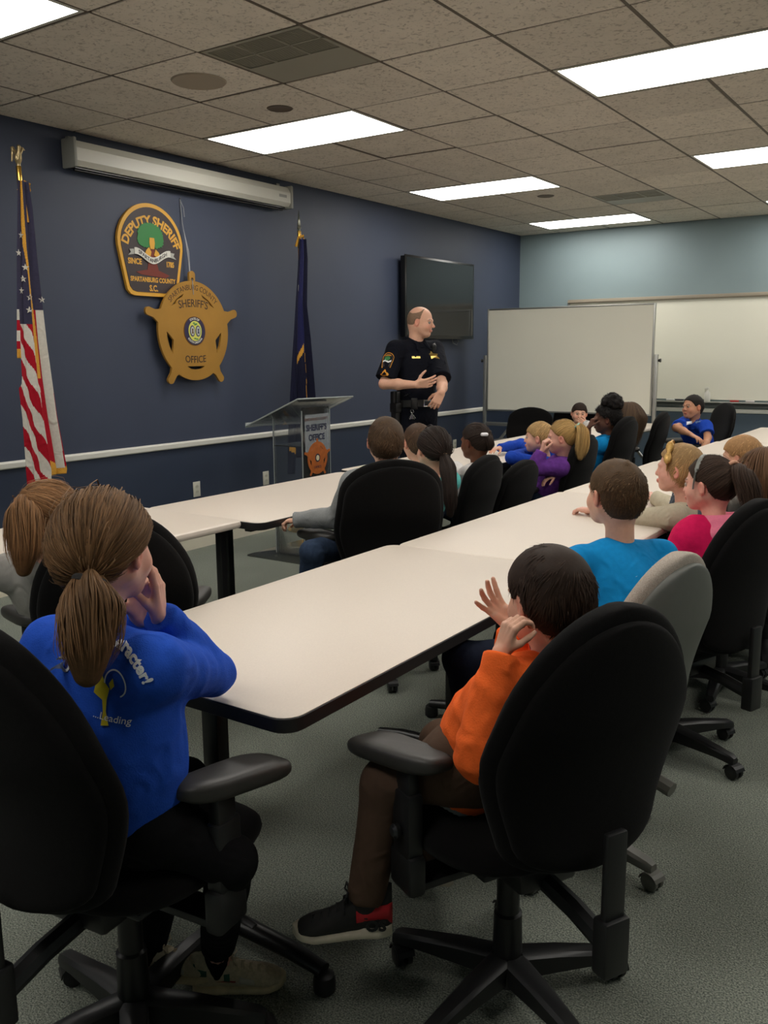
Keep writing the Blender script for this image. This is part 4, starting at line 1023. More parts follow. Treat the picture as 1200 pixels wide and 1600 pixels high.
# girl in the blue sweatshirt
C2 = (3.631, -2.175, 1.113)
p2 = person('girl in a royal blue sweatshirt with long light brown ponytail, hands at her mouth', (3.635, -2.165, .59), 96, C2, 99, -4, 0, nk=.168, near=True, skin='pink', s=.72,
    arms={1: dict(elbow=(3.635, -1.935, .80), wrist=(3.654, -2.081, 0.962), d=(-.06, .05, 1), n=(-.8, -.5, .15), curl=(.18, .35, .5, .6), thumb=(.5, .7), k=.74),
          -1: dict(elbow=(3.44, -1.93, .80), wrist=(3.557, -2.043, 0.933), d=(.1, -.05, 1), n=(.6, -.6, .2), curl=(.5, .6, .7, .7), k=.74)},
    legs={1: dict(knee=(3.789, -2.055, 0.486), ankle=(3.569, -1.894, 0.085), toe=(.75, .66), crop=.075), -1: dict(knee=(3.50, -1.90, .51), ankle=(3.44, -1.98, .12), toe=(.8, .55))},
    shirt=dict(wrinkle=.0050), shirt_m=C_blue, loose=.020, pants_m=C_black, shoe_m=M_sneak, shoes=False, hem=-.10, torso_w=1.04,
    hair=dict(style='tied', line='tied', rgb=(112, 82, 54), n=3200, wd=.0012, seed=3, thick=.014, puff=.006, h=.005, rtail=.050,
              tie=toL(C2, 99, -4, .87, [(3.691, -2.263, 1.084)])[0], tailpts=toL(C2, 99, -4, .87, [(3.689, -2.258, 1.085), (3.722, -2.291, 1.056), (3.742, -2.309, 0.998), (3.745, -2.322, 0.925)])))
b2 = p2['body']
ring_obj('hair_elastic', (3.699, -2.268, 1.083), (.1, -.5, -1), .0235, .0075, mat('black_elastic', srgb(18, 15, 14), .7), b2)
nd = nv(A3(.5, -.86, .12)); xd = nv(np.cross((0, 0, 1), nd)*1.); yd = np.cross(nd, xd)
tc2 = A3(3.731, -2.301, 0.898)
xd = nv(A3(.86, .5, 0)); nd = nv(np.cross(xd, (0, .0, 1))); yd = A3(0, 0, 1)
wrap_text('shirt_lettering', 'Cubs    Character!', .0265, tc2+yd*.068+xd*.006, xd, yd, nd, p2['shirt'], M_wprint, b2, bold=.001, arc=.080)
wrap_shape('shirt_print', [[(-.012, .035), (-.004, .048), (.004, .03), (.012, .02), (.006, 0), (.004, -.02), (.008, -.045), (-.006, -.045), (-.001, -.02), (-.002, 0), (-.018, .012)], [(.012, .03), (.02, .04), (.022, .026), (.014, .018)]], tc2-yd*.022+xd*.004, xd, yd, nd, p2['shirt'], M_yprint, b2)
wrap_shape('shirt_print', [circle(0, 0, .022, .026, a0=-70, a1=200)+circle(0, 0, .0195, .0235, a0=-70, a1=200)[::-1]], tc2+yd*.008+xd*.028, xd, yd, nd, p2['shirt'], M_wprint, b2)
wrap_text('shirt_lettering', '...Leading', .018, tc2-yd*.060+xd*.016, nv(xd-yd*.25), nv(yd+xd*.25), nd, p2['shirt'], M_wprint, b2)
q = p2['lg'][1]; q2 = p2['lg'][-1]
M_gpan = mat('green_panel', srgb(38, 92, 74), .6); M_wpan = mat('white_panel', srgb(190, 186, 172), .6); M_rpan = mat('thin_red_stripe', srgb(150, 60, 50), .6)
for qq in (q, q2):
    shoe(b2, qq['ankle'], qq['toe'], .215, M_sneak, mat('dirty_cream_sole', srgb(206, 190, 154), .75, noise=(50, .15)), True, accent=[(.02, .16, .052, .078, M_gpan), (.2, .5, .018, .03, M_wpan), (.2, .46, .032, .035, M_rpan), (.5, .66, .02, .042, M_wpan), (.34, .40, .03, .05, M_gpan)], laces=mat('cream_lace', srgb(180, 168, 140), .8))
    S = Sdf(); S.rc(qq['ankle']-A3(0, 0, .03), qq['ankle']+A3(0, 0, .05)+.05*(qq['knee']-qq['ankle']), .029, .026, .01, cut=(qq['ankle']+A3(0, 0, .05), A3(0, 0, 1))); V, F = S.mesh(.004); link('sock', npmesh('sock', V, F), C_sock, b2)

# boy in orange
C4 = (4.228, -1.577, 0.970)
p4 = person('dark-haired boy in an orange fleece, one hand at his mouth, one spread open', (4.085, -1.62, .59), 152, C4, 158, -6, 0, nk=.168, near=True, skin='fair', s=.72,
    arms={-1: dict(elbow=(4.201, -1.799, 0.714), wrist=(4.196, -1.715, 0.888), d=(.22, .18, .85), n=(.5, .8, .1), curl=(.9, 1.0, 1.1, 1.1), thumb=(.5, .6), k=.64, cuff=.0),
          1: dict(elbow=(4.142, -1.547, 0.699), wrist=(4.150, -1.572, 0.897), d=(-.62, -.10, .62), n=(.15, -.50, .85), curl=(.1, .35, .4, .2), thumb=(.9, .2), spread=.42, k=.64, cuff=-.01)},
    legs={-1: dict(knee=(3.941, -1.739, 0.559), ankle=(3.919, -1.785, 0.303), toe=(-.80, -.60)), 1: dict(knee=(3.956, -1.529, 0.572), ankle=(3.80, -1.30, .13), toe=(-1, .1))},
    shirt=dict(wrinkle=.0048), shirt_m=C_orange, loose=.017, pants_m=C_brown, shoe_m=M_dshoe, shoes=False, hem=-.19, torso_w=1.08,
    hair=dict(style='short', line='short', rgb=(56, 40, 30), n=4600, wd=.0014, seed=4, thick=.013, h=.005, lenf=1.15, swirl=.5))
b4 = p4['body']; q = p4['lg'][-1]
bd, base, tt, sd, upv = shoe(b4, q['ankle'], q['toe'], .215, M_bshoe, mat('off_white_vulcanised_sole', srgb(196, 186, 166), .7, noise=(60, .1)), True, hitop=True, laces=mat('black_lace', srgb(16, 16, 16), .8),
    accent=[(.0, .36, .024, .074, M_red)])
q1 = p4['lg'][1]; shoe(b4, q1['ankle'], q1['toe'], .21, M_bshoe, M_sole, False, hitop=True)
sdv = sd if np.dot(sd, CAM-base) > 0 else -sd
bm_t = text('shoe_lettering', 'OS', .034, lambda x, y, z: tuple(base+tt*(.036-x*(1 if np.dot(np.cross(tt, (0, 0, 1)), sdv) > 0 else -1)*-1)+upv*(.026+y)+sdv*(.0335+z)), mat('black_print', srgb(15, 15, 15), .6), bd, bold=.0015)
S = Sdf(); nb, sp = p4['nb'], p4['sp']; S.rc(nb-sp*.02, nb+sp*.022+p4['fr']*.008, .055, .052, .01, cut=(nb+sp*.022+p4['fr']*.008, sp)); V, F = S.mesh(.005, None, smooth_noise(3, .002, 50)); link('mock_collar', npmesh('mock_collar', V, F), C_orange, b4)
S = Sdf(); at = p4['at']; S.rc(at(-.26), at(.05), .106, .09, .02, cut=(at(-.235), -sp), sq=(p4['fr'], .82)); V, F = S.mesh(.007, None, smooth_noise(9, .003, 40)); link('undershirt', npmesh('undershirt', V, F), C_grey, b4)

# boy in the cyan T-shirt
C5 = (4.027, -0.642, 1.039)
p5 = person('boy in a cyan T-shirt with short brown hair, seated in the grey chair', (4.15, -.77, .59), 142, C5, 152, 2, 0, nk=.168, near=True, skin='fair', s=.74,
    legs={-1: dict(knee=(3.809, -1.172, 0.639), ankle=(3.821, -1.117, 0.400)), 1: dict(knee=(3.80, -.85, .60), ankle=(3.75, -.85, .12))},
    shirt=dict(wrinkle=.0032), shirt_m=C_cyan, sleeve='short', loose=.014, pants_m=C_navyp, shoe_m=M_dshoe, hem=-.08, shoulders=.185, torso_w=1.06,
    arms={-1: dict(wrist=(3.95, -.93, .66)), 1: dict(wrist=(3.98, -.62, .66))},
    hair=dict(style='short', line='crew', rgb=(92, 70, 48), n=3800, wd=.0013, seed=5, thick=.009, h=.005, lenf=.6))
xd = nv(A3(.86, .5, .35)); nd = nv(A3(.6, -.8, .1)); yd = nv(np.cross(nd, xd))
wrap_text('shirt_lettering', 'nder Cl', .040, A3(4.133, -0.695, 0.804), xd, yd, nd, p5['shirt'], M_wprint, p5['body'], bold=.001)

# girl in pink
C6 = (4.083, 0.204, 0.965)
p6 = person('girl in a magenta hoodie with light pink hood, grey headband and dark ponytail', (4.12, .08, .59), 152, C6, 174, -2, 0, nk=.168, near=True, skin='pink', s=.74, face=True, brow=srgb(60, 40, 30), hres=.0045,
    shirt=dict(wrinkle=.003), shirt_m=C_pink, loose=.018, pants_m=C_jean, shoe_m=M_dshoe,
    hair=dict(style='tied', line='tied', rgb=(60, 44, 34), n=2600, wd=.0013, seed=6, thick=.008, puff=.004, h=.005, rtail=.040,
              tie=toL(C6, 174, -2, .87, [(4.168, 0.215, 1.035)])[0], tailpts=toL(C6, 174, -2, .87, [(4.168, 0.215, 1.035), (4.211, 0.167, 1.015), (4.244, 0.152, 0.954), (4.264, 0.147, 0.868)])))
b6 = p6['body']; R6, hs6 = p6['R'], .87
bm = bmesh.new(); pts = []
for i in range(25):
    a = PI*i/24; v = A3(.089*math.cos(a), .030-.012*math.sin(a), -.01+.137*math.sin(a)-(.0)); pts.append(tuple(A3(*C6)+hs6*(v@R6)))
tube(bm, pts, .0085, 8, sq=.35); bmo('headband', bm, mat('grey_satin_band', srgb(122, 124, 118), .35), b6, True)
ring_obj('hair_tie', (4.168, 0.204, 1.036), A3(4.207, 0.165, 1.020)-A3(4.153, 0.219, 1.043), .020, .008, mat('peach_scrunchie', srgb(214, 160, 130), .7), b6)
S = Sdf(); nb, sp, fr6, rt6 = p6['nb'], p6['sp'], p6['fr'], p6['rt']
for i in range(14):
    a = PI*(-.32+1.64*i/13); c = lambda a: nb+rt6*.090*math.cos(a)-fr6*(.080*math.sin(a))+sp*(.016-.012*math.sin(a)); S.rc(c(a), c(a+.36), .030, .030, .02)
    if 1 <= i <= 12: S.rc(c(a)-sp*.045-fr6*.026, c(a+.29)-sp*.045-fr6*.026, .026, .026, .025)
V, F = S.mesh(.006, None, smooth_noise(6, .003, 45)); link('hood', npmesh('hood', V, F), C_lpink, b6)

# blonde girl with the gold bow
C7 = (3.875, 0.543, 0.971)
p7 = person('blonde girl with a gold bow headband, slate dotted vest and cream sleeves', (3.97, .72, .60), 172, C7, 186, 2, 0, nk=.168, near=True, skin='pink', s=.72, hres=.0048,
    arms={-1: dict(wrist=(3.512, 0.518, 0.768), hint=(.1, -.3, -1), d=(-.95, .25, -.05), n=(0, 0, -1), curl=(.5, .6, .7, .8), k=.72, cuff=-.03), 1: dict(wrist=(3.66, .95, .775), hint=(.2, .8, -1), n=(0, 0, -1))},
    shirt_m=C_cream, shirt=dict(wrinkle=.003, collar_m=C_vest), loose=.016, pants_m=C_navyp, shoe_m=M_dshoe,
    hair=dict(style='short', line='long', rgb=(178, 142, 96), n=2600, wd=.0013, seed=7, thick=.012, h=.006, lenf=1.5))
b7 = p7['body']; R7 = p7['R']; L7 = lambda *v: A3(*C7)+.87*(A3(*v)@R7)
S = Sdf(); at = p7['at']; M7 = np.stack([p7['rt'], p7['fr'], p7['sp']]); S.el(at(.66), A3(.155, .105, .15)*.72+.024, M7, .05); S.el(at(.36), A3(.14, .10, .18)*.72+.026, M7, .06); V, F = S.mesh(.008, None, smooth_noise(7, .002, 40)); vest = link('vest', npmesh('vest', V, F), C_vest, b7)
bm = bmesh.new(); rr_ = random.Random(3)
for i in range(150):
    k = rr_.randrange(len(V)); n_ = nv(V[k]-at(.5)); 
    bmesh.ops.create_icosphere(bm, subdivisions=1, radius=.0022, matrix=Matrix.Translation(tuple(V[k]+n_*.0012)))
o = bmo('dots', bm, M_wprint, vest); o['kind'] = 'stuff'
bm = bmesh.new(); tube(bm, [tuple(L7(.0895*math.cos(a)*-1, .038, .0+.137*math.sin(a))) for a in [PI*i/20 for i in range(21)]], .004, 8, sq=.5)
M_goldf = mat('gold_glitter', srgb(190, 150, 84), .4, metal=.5, noise=(200, .3)); bmo('headband', bm, M_goldf, b7, True)
S = Sdf(); k0 = L7(-.072, .038, .085); u_ = nv(R7[2]*.8+R7[0]*.5); v_ = R7[1]
S.el(k0, (.008, .010, .010), None, .004); S.el(k0+u_*.026, (.011, .016, .026), np.stack([np.cross(u_, v_), v_, u_]), .006); S.el(k0-u_*.026, (.011, .016, .026), np.stack([np.cross(u_, v_), v_, u_]), .006)
V, F = S.mesh(.003); link('hair_bow', npmesh('hair_bow', V, F), M_goldf, b7)
ring_obj('bracelet', (3.537, 0.515, 0.768), (1, -.2, 0), .020, .004, C_black, b7)

# blond child behind, brown-haired girl at the edge
C8 = (3.917, 1.461, 0.933)
person('child with short blond hair between the pink hoodie girl and the back row', (4.02, 1.68, .59), 180, C8, 178, -4, 0, skin='fair', s=.70, shirt_m=C_offw, pants_m=C_jean, shoe_m=M_dshoe,
    hair=dict(style='short', line='fringe', rgb=(182, 138, 92), n=1800, wd=.0018, seed=8, thick=.012, h=.008, lenf=1.2))
C9 = (4.141, 0.877, 0.938)
p9 = person('brown-haired girl with long loose hair at the right edge of the photo', (4.10, 1.10, .59), 180, C9, 196, -3, 0, skin='pink', s=.70, shirt_m=C_offw, pants_m=C_jean, shoe_m=M_dshoe, hres=.0045, face=True, brow=srgb(90, 60, 40),
    hair=dict(style='long', line='long', rgb=(104, 76, 54), n=2000, wd=.0017, seed=9, thick=.010, h=.007, tlen=.30))

# grey-sleeved boy in the mid chair
C10 = (2.810, -0.059, 1.086)
p10 = person('brown-haired boy in a grey sweatshirt, arm resting on the chair armrest', (2.58, .06, .59), 140, C10, 128, 0, 0, near=True, skin='fair', s=.74, hres=.005,
    arms={-1: dict(elbow=(2.600, -0.129, 0.749), wrist=(2.428, -0.177, 0.728), n=(0, 0, -1), curl=(.7, .8, .8, .8), cuff=.03)},
    legs={-1: dict(knee=(2.561, -0.270, 0.616), ankle=(2.478, -0.209, 0.306))},
    shirt=dict(wrinkle=.004), shirt_m=C_grey, loose=.020, pants_m=C_jean, shoe_m=M_dshoe,
    hair=dict(style='short', line='short', rgb=(84, 64, 46), n=2400, wd=.0015, seed=10, thick=.010, h=.007, lenf=.9))
# ponytail girl at the far left
C3 = (2.650, -1.592, 0.984)
p3 = person('girl with a high wavy brown ponytail at the left edge, pale top', (2.50, -1.47, .58), 120, C3, 62, -4, 0, near=True, skin='pink', s=.70, hres=.0055, shirt_m=C_offw, pants_m=C_jean, shoe_m=M_dshoe,
    hair=dict(style='tied', line='tied', rgb=(134, 96, 62), n=2400, wd=.0014, seed=12, thick=.010, puff=.004, h=.006, rtail=.050,
              tie=toL(C3, 62, -4, .87, [(2.617, -1.653, 1.037)])[0], tailpts=toL(C3, 62, -4, .87, [(2.628, -1.656, 1.042), (2.659, -1.702, 1.018), (2.694, -1.722, 0.931), (2.679, -1.728, 0.833)])))
ring_obj('hair_elastic', (2.626, -1.659, 1.038), (-1, -.3, -.5), .020, .007, mat('dark_elastic', srgb(34, 24, 20), .7), p3['body'])
# row by the wall
C11 = (2.417, 0.818, 0.985)
person('boy with brown hair leaning over the table between two dark-haired heads', (2.44, .88, .60), 178, C11, 150, -6, 0, skin='fair', s=.66, hs=.84, shirt_m=C_navyp, pants_m=C_jean, shoe_m=M_dshoe,
    hair=dict(style='short', line='short', rgb=(88, 66, 50), n=1200, wd=.002, seed=21, thick=.010, h=.009))
C12 = (2.710, 0.492, 1.000)
p12 = person('girl with a long dark ponytail and an aqua top', (2.56, .56, .60), 170, C12, 152, -3, 0, skin='fair', s=.68, shirt_m=C_teal, pants_m=C_jean, shoe_m=M_dshoe,
    hair=dict(style='tied', line='tied', rgb=(40, 30, 25), n=2200, wd=.0018, seed=22, thick=.010, puff=.003, h=.008, rtail=.036,
              tie=toL(C12, 152, -3, .87, [(2.786, 0.455, 0.983)])[0], tailpts=toL(C12, 152, -3, .87, [(2.788, 0.456, 0.983), (2.839, 0.417, 0.926), (2.871, 0.389, 0.810), (2.881, 0.367, 0.677)])))
ring_obj('hair_elastic', (2.791, 0.452, 0.980), (.3, -.2, -1), .018, .006, mat('tan_elastic', srgb(150, 125, 95), .7), p12['body'])
C13 = (2.551, 1.213, 0.964)
p13 = person('girl with dark hair in a white clip and a white top, reaching over the table', (2.46, 1.22, .585), 186, C13, 172, -4, 0, skin='brown', s=.68, hs=.85, shirt_m=C_white, pants_m=C_jean, shoe_m=M_dshoe,
    arms={-1: dict(wrist=(2.221, 1.577, 0.770), hint=(.3, -.5, -1), n=(0, 0, -1))},
    hair=dict(style='tied', line='tied', rgb=(46, 34, 28), n=1500, wd=.002, seed=23, thick=.009, h=.008, rtail=.024,
              tie=toL(C13, 172, -4, .85, [(2.619, 1.206, 1.004)])[0], tailpts=toL(C13, 172, -4, .85, [(2.619, 1.206, 1.004), (2.651, 1.189, 0.992), (2.661, 1.188, 0.958), (2.656, 1.189, 0.922)])))
S = Sdf(); c_ = A3(2.648, 1.142, 1.014); S.rc(c_-CR*.012, c_+CR*.012, .010, .010, .004); V, F = S.mesh(.003); link('hair_clip', npmesh('hair_clip', V, F), mat('glossy_white_clip', srgb(235, 230, 235), .2), p13['body'])
C14 = (2.487, 2.200, 0.901)
p14 = person('blonde child in blue resting folded arms on the table, face in profile', (2.50, 2.55, .585), 186, C14, 198, 2, 0, skin='fair', s=.68, face=True, brow=srgb(140, 110, 80), hres=.005, shirt_m=C_royal, pants_m=C_jean, shoe_m=M_dshoe,
    arms={-1: dict(elbow=(2.415, 1.965, 0.790), wrist=(2.344, 2.364, 0.785), n=(0, 0, -1)), 1: dict(elbow=(2.12, 2.72, .79), wrist=(2.08, 2.45, .79), n=(0, 0, -1))},
    hair=dict(style='short', line='fringe', rgb=(186, 150, 100), n=1900, wd=.0020, seed=24, thick=.010, h=.007, lenf=1.3))
C15 = (2.731, 2.004, 0.929)
p15 = person('girl in a purple fleece with long blonde ponytail, fist against her cheek', (2.60, 2.04, .585), 196, C15, 200, -2, 0, near=True, skin='pink', s=.72, face=True, brow=srgb(150, 115, 80), hres=.0048, shirt_m=C_purple, pants_m=C_jean, shoe_m=M_dshoe,
    arms={-1: dict(elbow=(2.633, 1.812, 0.747), wrist=(2.677, 1.841, 0.854), d=(.2, .0, .9), n=(.6, .5, .1), curl=(1.2, 1.2, 1.2, 1.2), cuff=0), 1: dict(wrist=(2.743, 1.903, 0.709), n=(0, 0, -1), d=(-.7, -.6, -.4), curl=(.4, .4, .4, .4), elbow=(2.723, 2.153, 0.678), k=.66)},
    shirt=dict(wrinkle=.003), loose=.018,
    hair=dict(style='tied', line='tied', rgb=(168, 134, 82), n=2000, wd=.0018, seed=25, thick=.008, puff=.003, h=.007, rtail=.038,
              tie=toL(C15, 200, -2, .87, [(2.822, 2.022, 1.011)])[0], tailpts=toL(C15, 200, -2, .87, [(2.825, 2.024, 1.011), (2.873, 2.002, 0.983), (2.885, 1.967, 0.896), (2.879, 1.940, 0.792)])))
ring_obj('hair_elastic', (2.829, 2.014, 1.008), (.6, .2, -.7), .018, .007, mat('mint_elastic', srgb(150, 190, 176), .6), p15['body'])
S = Sdf(); q = p15['ar'][-1]; fd = nv(q['wrist']-q['elbow']); S.rc(q['wrist']-fd*.03, q['wrist']+fd*.004, .030, .028, .004, cut=(q['wrist'], fd)); V, F = S.mesh(.004); link('cuff', npmesh('cuff', V, F), C_gcuff, p15['body'])
C17 = (2.628, 3.050, 0.972)
p17 = person('child in a cyan T-shirt with dark hair in a high puff, fist at mouth', (2.48, 3.00, .60), 190, C17, 204, -2, 0, near=True, skin='dark', s=.74, hs=.88, face=True, iris=(30, 18, 12), hres=.0048, shirt_m=C_cyan, sleeve='short', pants_m=C_jean, shoe_m=M_dshoe,
    arms={-1: dict(elbow=(2.525, 2.936, 0.768), wrist=(2.549, 2.923, 0.918), d=(.35, .2, .9), n=(.6, .5, 0), curl=(1.2, 1.2, 1.2, 1.2)), 1: dict()},
    hair=dict(style='afro', line='tied', rgb=(20, 16, 14), n=2600, wd=.0016, seed=26, thick=.014, h=.007, rtail=.05))
S = Sdf(); R_ = p17['R']; c0 = A3(*C17)+.88*(A3(0, -.05, .135)@R_); r5 = random.Random(5)
S.el(c0, (.072, .072, .060), None, .01)
for i in range(46):
    d_ = nv([r5.gauss(0, 1), r5.gauss(0, 1), r5.gauss(0, 1)]); S.el(c0+d_*A3(.066, .066, .054), [r5.uniform(.014, .024)]*3, None, .006)
V, F = S.mesh(.005, None, smooth_noise(26, .003, 160)); c = np.tile(np.array(srgb(20, 15, 13)[:3]), (len(V), 1))
D_ = dirs(1500, 3); P = np.zeros((1500, 6, 3)); cur = c0+D_*A3(.07, .07, .058); dd = D_.copy()
for j in range(6): P[:, j] = cur; dd = dd+RNG.normal(size=dd.shape)*.9; dd /= np.linalg.norm(dd, axis=1)[:, None]; cur = cur+dd*.005
rb = ribbons(P, .0014, np.array(srgb(20, 16, 14)[:3]), .4, 3, C0=c0); V, F, c = joinm([(V, F, c), rb]); link('hair_puff', npmesh('hair_puff', V, F, col=c), M_hair, p17['body'])
C18 = (2.549, 3.729, 0.950)
person('girl with long straight brown hair in a washed denim jacket', (2.42, 3.80, .60), 188, C18, 168, -2, 0, skin='fair', s=.74, shirt_m=C_denim, pants_m=C_royal, shoe_m=M_dshoe,
    hair=dict(style='long', line='long', rgb=(80, 62, 46), n=2000, wd=.0022, seed=27, thick=.009, h=.009, tlen=.20))
C16 = (1.524, 5.282, 0.846)
p16 = person('dark-haired boy facing the camera at the far end of the wall row', (1.33, 5.62, .56), -70, C16, -62, -3, 4, near=True, skin='fair', s=.70, face=True, brow=srgb(40, 28, 22), hres=.005, shirt_m=C_grey, pants_m=C_jean, shoe_m=M_dshoe,
    arms={-1: dict(elbow=(1.705, 5.177, 0.645), wrist=(1.653, 5.165, 0.750), d=(-.6, -.3, .3), n=(0, .8, 0), curl=(.8, .8, .8, .8), cuff=.03)},
    hair=dict(style='short', line='fringe', rgb=(52, 38, 30), n=1300, wd=.0024, seed=28, thick=.009, h=.008, lenf=1.0))
S = Sdf(); q = p16['ar'][-1]; S.rc(q['wrist'], q['elbow'], .042, .046, .01); V, F = S.mesh(.006, None, smooth_noise(4, .003, 60)); link('white_sleeve', npmesh('white_sleeve', V, F), C_white, p16['body'])
# boy in the royal blue T-shirt
C19 = (2.810, 4.615, 0.980)
p19 = person('black-haired boy in a royal blue T-shirt with a name sticker, looking toward the deputy', (2.80, 4.94, .57), 240, C19, 238, 3, -3, nk=.135, near=True, skin='tan', s=.74, hs=.88, face=True, brow=srgb(28, 22, 20), hres=.005, iris=(35, 22, 15), shirt_m=C_royal, sleeve='short', pants_m=C_navyp, shoe_m=M_dshoe,
    arms={1: dict(elbow=(2.788, 4.235, 0.832), wrist=(2.926, 4.196, 0.783), n=(0, 0, -1), d=(.6, -.2, -.25), curl=(.3, .35, .4, .5)), -1: dict(elbow=(2.975, 4.525, 0.732), wrist=(2.990, 4.330, 0.633), d=(-.2, -.3, -.9), n=(-1, 0, 0))},
    hair=dict(style='short', line='short', rgb=(34, 28, 26), n=1800, wd=.0018, seed=29, thick=.007, h=.006, lenf=.8))
nd = nv(CAM-A3(*C19)); nd[2] = 0; nd = nv(nd); xd = nv(np.cross((0, 0, 1), nd))
wrap_shape('name_sticker', [[(-.024, -.011), (.024, -.011), (.024, .011), (-.024, .011)]], A3(2.820, 4.507, 0.851), xd, (0, 0, 1), nd, p19['shirt'], M_wprint, p19['body'])
wrap_shape('shirt_print', [[(-.03, -.01), (-.01, .0), (.0, .016), (.008, .0), (.028, .006), (.012, -.008), (-.01, -.016), (-.02, -.024)]], A3(2.886, 4.555, 0.867), xd, (0, 0, 1), nd, p19['shirt'], mat('pale_print', srgb(120, 150, 200), .7), p19['body'])

# ------------------------------------------------------------------ deputy
CP = (1.090, 2.994, 1.698)
pelD = (1.055, 2.985, 1.00)
pd = person('person in midnight blue uniform standing by the navy wall, one hand raised', pelD, -22, CP, 12, -6, 0, s=1.03, hs=1.02, kid=False, near=True, hres=.0048, skin='fair', face=True, brow=srgb(110, 80, 60), iris=(90, 100, 110), standing=True,
    arms={1: dict(elbow=(0.953, 2.661, 1.216), wrist=(1.247, 2.665, 1.214), sl=.86, d=(.80, .52, .12), n=(-.5, .75, .35), curl=(.30, .35, .4, .5), thumb=(1.1, .1), spread=.16, k=1.02),
          -1: dict(elbow=(1.316, 2.945, 1.211), wrist=(1.395, 2.802, 1.153), sl=.86, d=(-.35, -.25, -.8), n=(-.5, .7, .0), curl=(.5, .6, .6, .6), thumb=(.6, .3), k=1.02)},
    shirt=dict(wrinkle=.0030), shirt_m=C_unif, sleeve='short', loose=.020, pants_m=C_unif, shoe_m=M_dshoe, hem=-.02, torso_w=1.0, collar=False, shoulders=.188,
    hair=dict(style='bald', line='bald', rgb=(148, 120, 98), n=1500, wd=.0010, seed=30, thick=.0022, h=.004, lenf=.5))
bD = pd['body']; nb, sp, rt, fr_, at = pd['nb'], pd['sp'], pd['rt'], pd['fr'], pd['at']; MD = np.stack([rt, fr_, sp])
M_leather = mat('black_basketweave_leather', srgb(15, 15, 16), .4, bump=(300, .6, .002))
# collar wings
for q in (-1, 1):
    S = Sdf(); S.rc(nb-fr_*.040+rt*q*.062+sp*.034, nb+fr_*.066+rt*q*.050-sp*.004, .018, .015, .01); S.rc(nb+fr_*.075+rt*q*.040-sp*.008, nb+fr_*.118+rt*q*.066-sp*.062, .014, .010, .015)
    V, F = S.mesh(.005); link('collar', npmesh('collar', V, F), C_unif, bD)
S = Sdf(); S.rc(nb-fr_*.055+rt*-.05+sp*.034, nb-fr_*.055+rt*.05+sp*.034, .018, .018, .01); V, F = S.mesh(.005); link('collar', npmesh('collar', V, F), C_unif, bD)
# duty belt
def belt_pt(a, z, r=1.): return pelD[0]+0, 0
N = 40; bm = bmesh.new(); rings = []
bc = A3(*pelD)+A3(0, 0, .055)
for i in range(N):
    a = 2*PI*i/N; d_ = rt*math.cos(a)*.193+fr_*math.sin(a)*.150
    o1 = bc+d_; o2 = bc+d_*1.045
    rings.append([bm.verts.new(tuple(p)) for p in (o1-A3(0, 0, .028), o2-A3(0, 0, .026), o2+A3(0, 0, .026), o1+A3(0, 0, .028))])
for i in range(N):
    a, b = rings[i], rings[(i+1) % N]
    for j in range(4): bm.faces.new((a[j], a[(j+1) % 4], b[(j+1) % 4], b[j]))
belt = bmo('duty_belt', bm, M_leather, bD, True)
def bpt(a, r=1.06, z=0): return bc+rt*math.cos(a)*.193*r+fr_*math.sin(a)*.150*r+A3(0, 0, z)
def bbox(name, a, w_, h_, t_, z, m, parent=belt, bev=.006, r=1.0):
    p = bpt(a, r, z); n_ = nv(p-bc-A3(0, 0, z)); x = nv(np.cross((0, 0, 1), n_)); Mx = Matrix(((x[0], n_[0], 0, p[0]), (x[1], n_[1], 0, p[1]), (0, 0, 1, p[2]), (0, 0, 0, 1)))
    bm = bmesh.new(); bx(bm, -w_/2, w_/2, 0, t_, -h_/2, h_/2, bev, Mx); return bmo(name, bm, m, parent, True)
bk = bbox('buckle', PI/2-.08, .070, .056, .010, 0, M_chrome, r=1.04, bev=.003); bbox('buckle_plate', PI/2-.08, .050, .038, .012, 0, M_leather, r=1.04, bev=.002)
bbox('pouch', PI/2+.42, .05, .085, .03, .01, M_leather); bbox('pouch', PI/2-.62, .05, .09, .035, .0, M_leather); bbox('radio', PI/2-1.5, .06, .14, .04, .03, M_leather)
h = bbox('holster', .05, .075, .23, .05, -.11, M_leather, bev=.016); bbox('pistol_grip', .05, .045, .10, .045, .05, M_pl, bev=.012, r=1.10); bbox('holster_cover', .1, .09, .08, .06, -.03, M_leather, bev=.012)
kp = bpt(PI/2-.70, 1.14, -.05); rk = random.Random(2)
bm = bmesh.new(); tube(bm, [tuple(kp+nv(CR)*.012*math.cos(a)+A3(0, 0, .012*math.sin(a)-.01)) for a in [2*PI*i/14 for i in range(15)]], .0016, 6, cap=False); kr = bmo('key_ring', bm, M_chrome, belt, True)
for i in range(6):
    a = -.55+.22*i; d_ = CR*math.sin(a)+A3(0, 0, -math.cos(a)); bm = bmesh.new(); o_ = kp+A3(0, 0, -.022)
    tube(bm, [tuple(o_), tuple(o_+d_*.018)], .008, 8, sq=.25); tube(bm, [tuple(o_+d_*.016), tuple(o_+d_*(.048+.006*rk.random()))], .0035, 6, sq=.5); bmo('key', bm, M_chrome, kr, True)
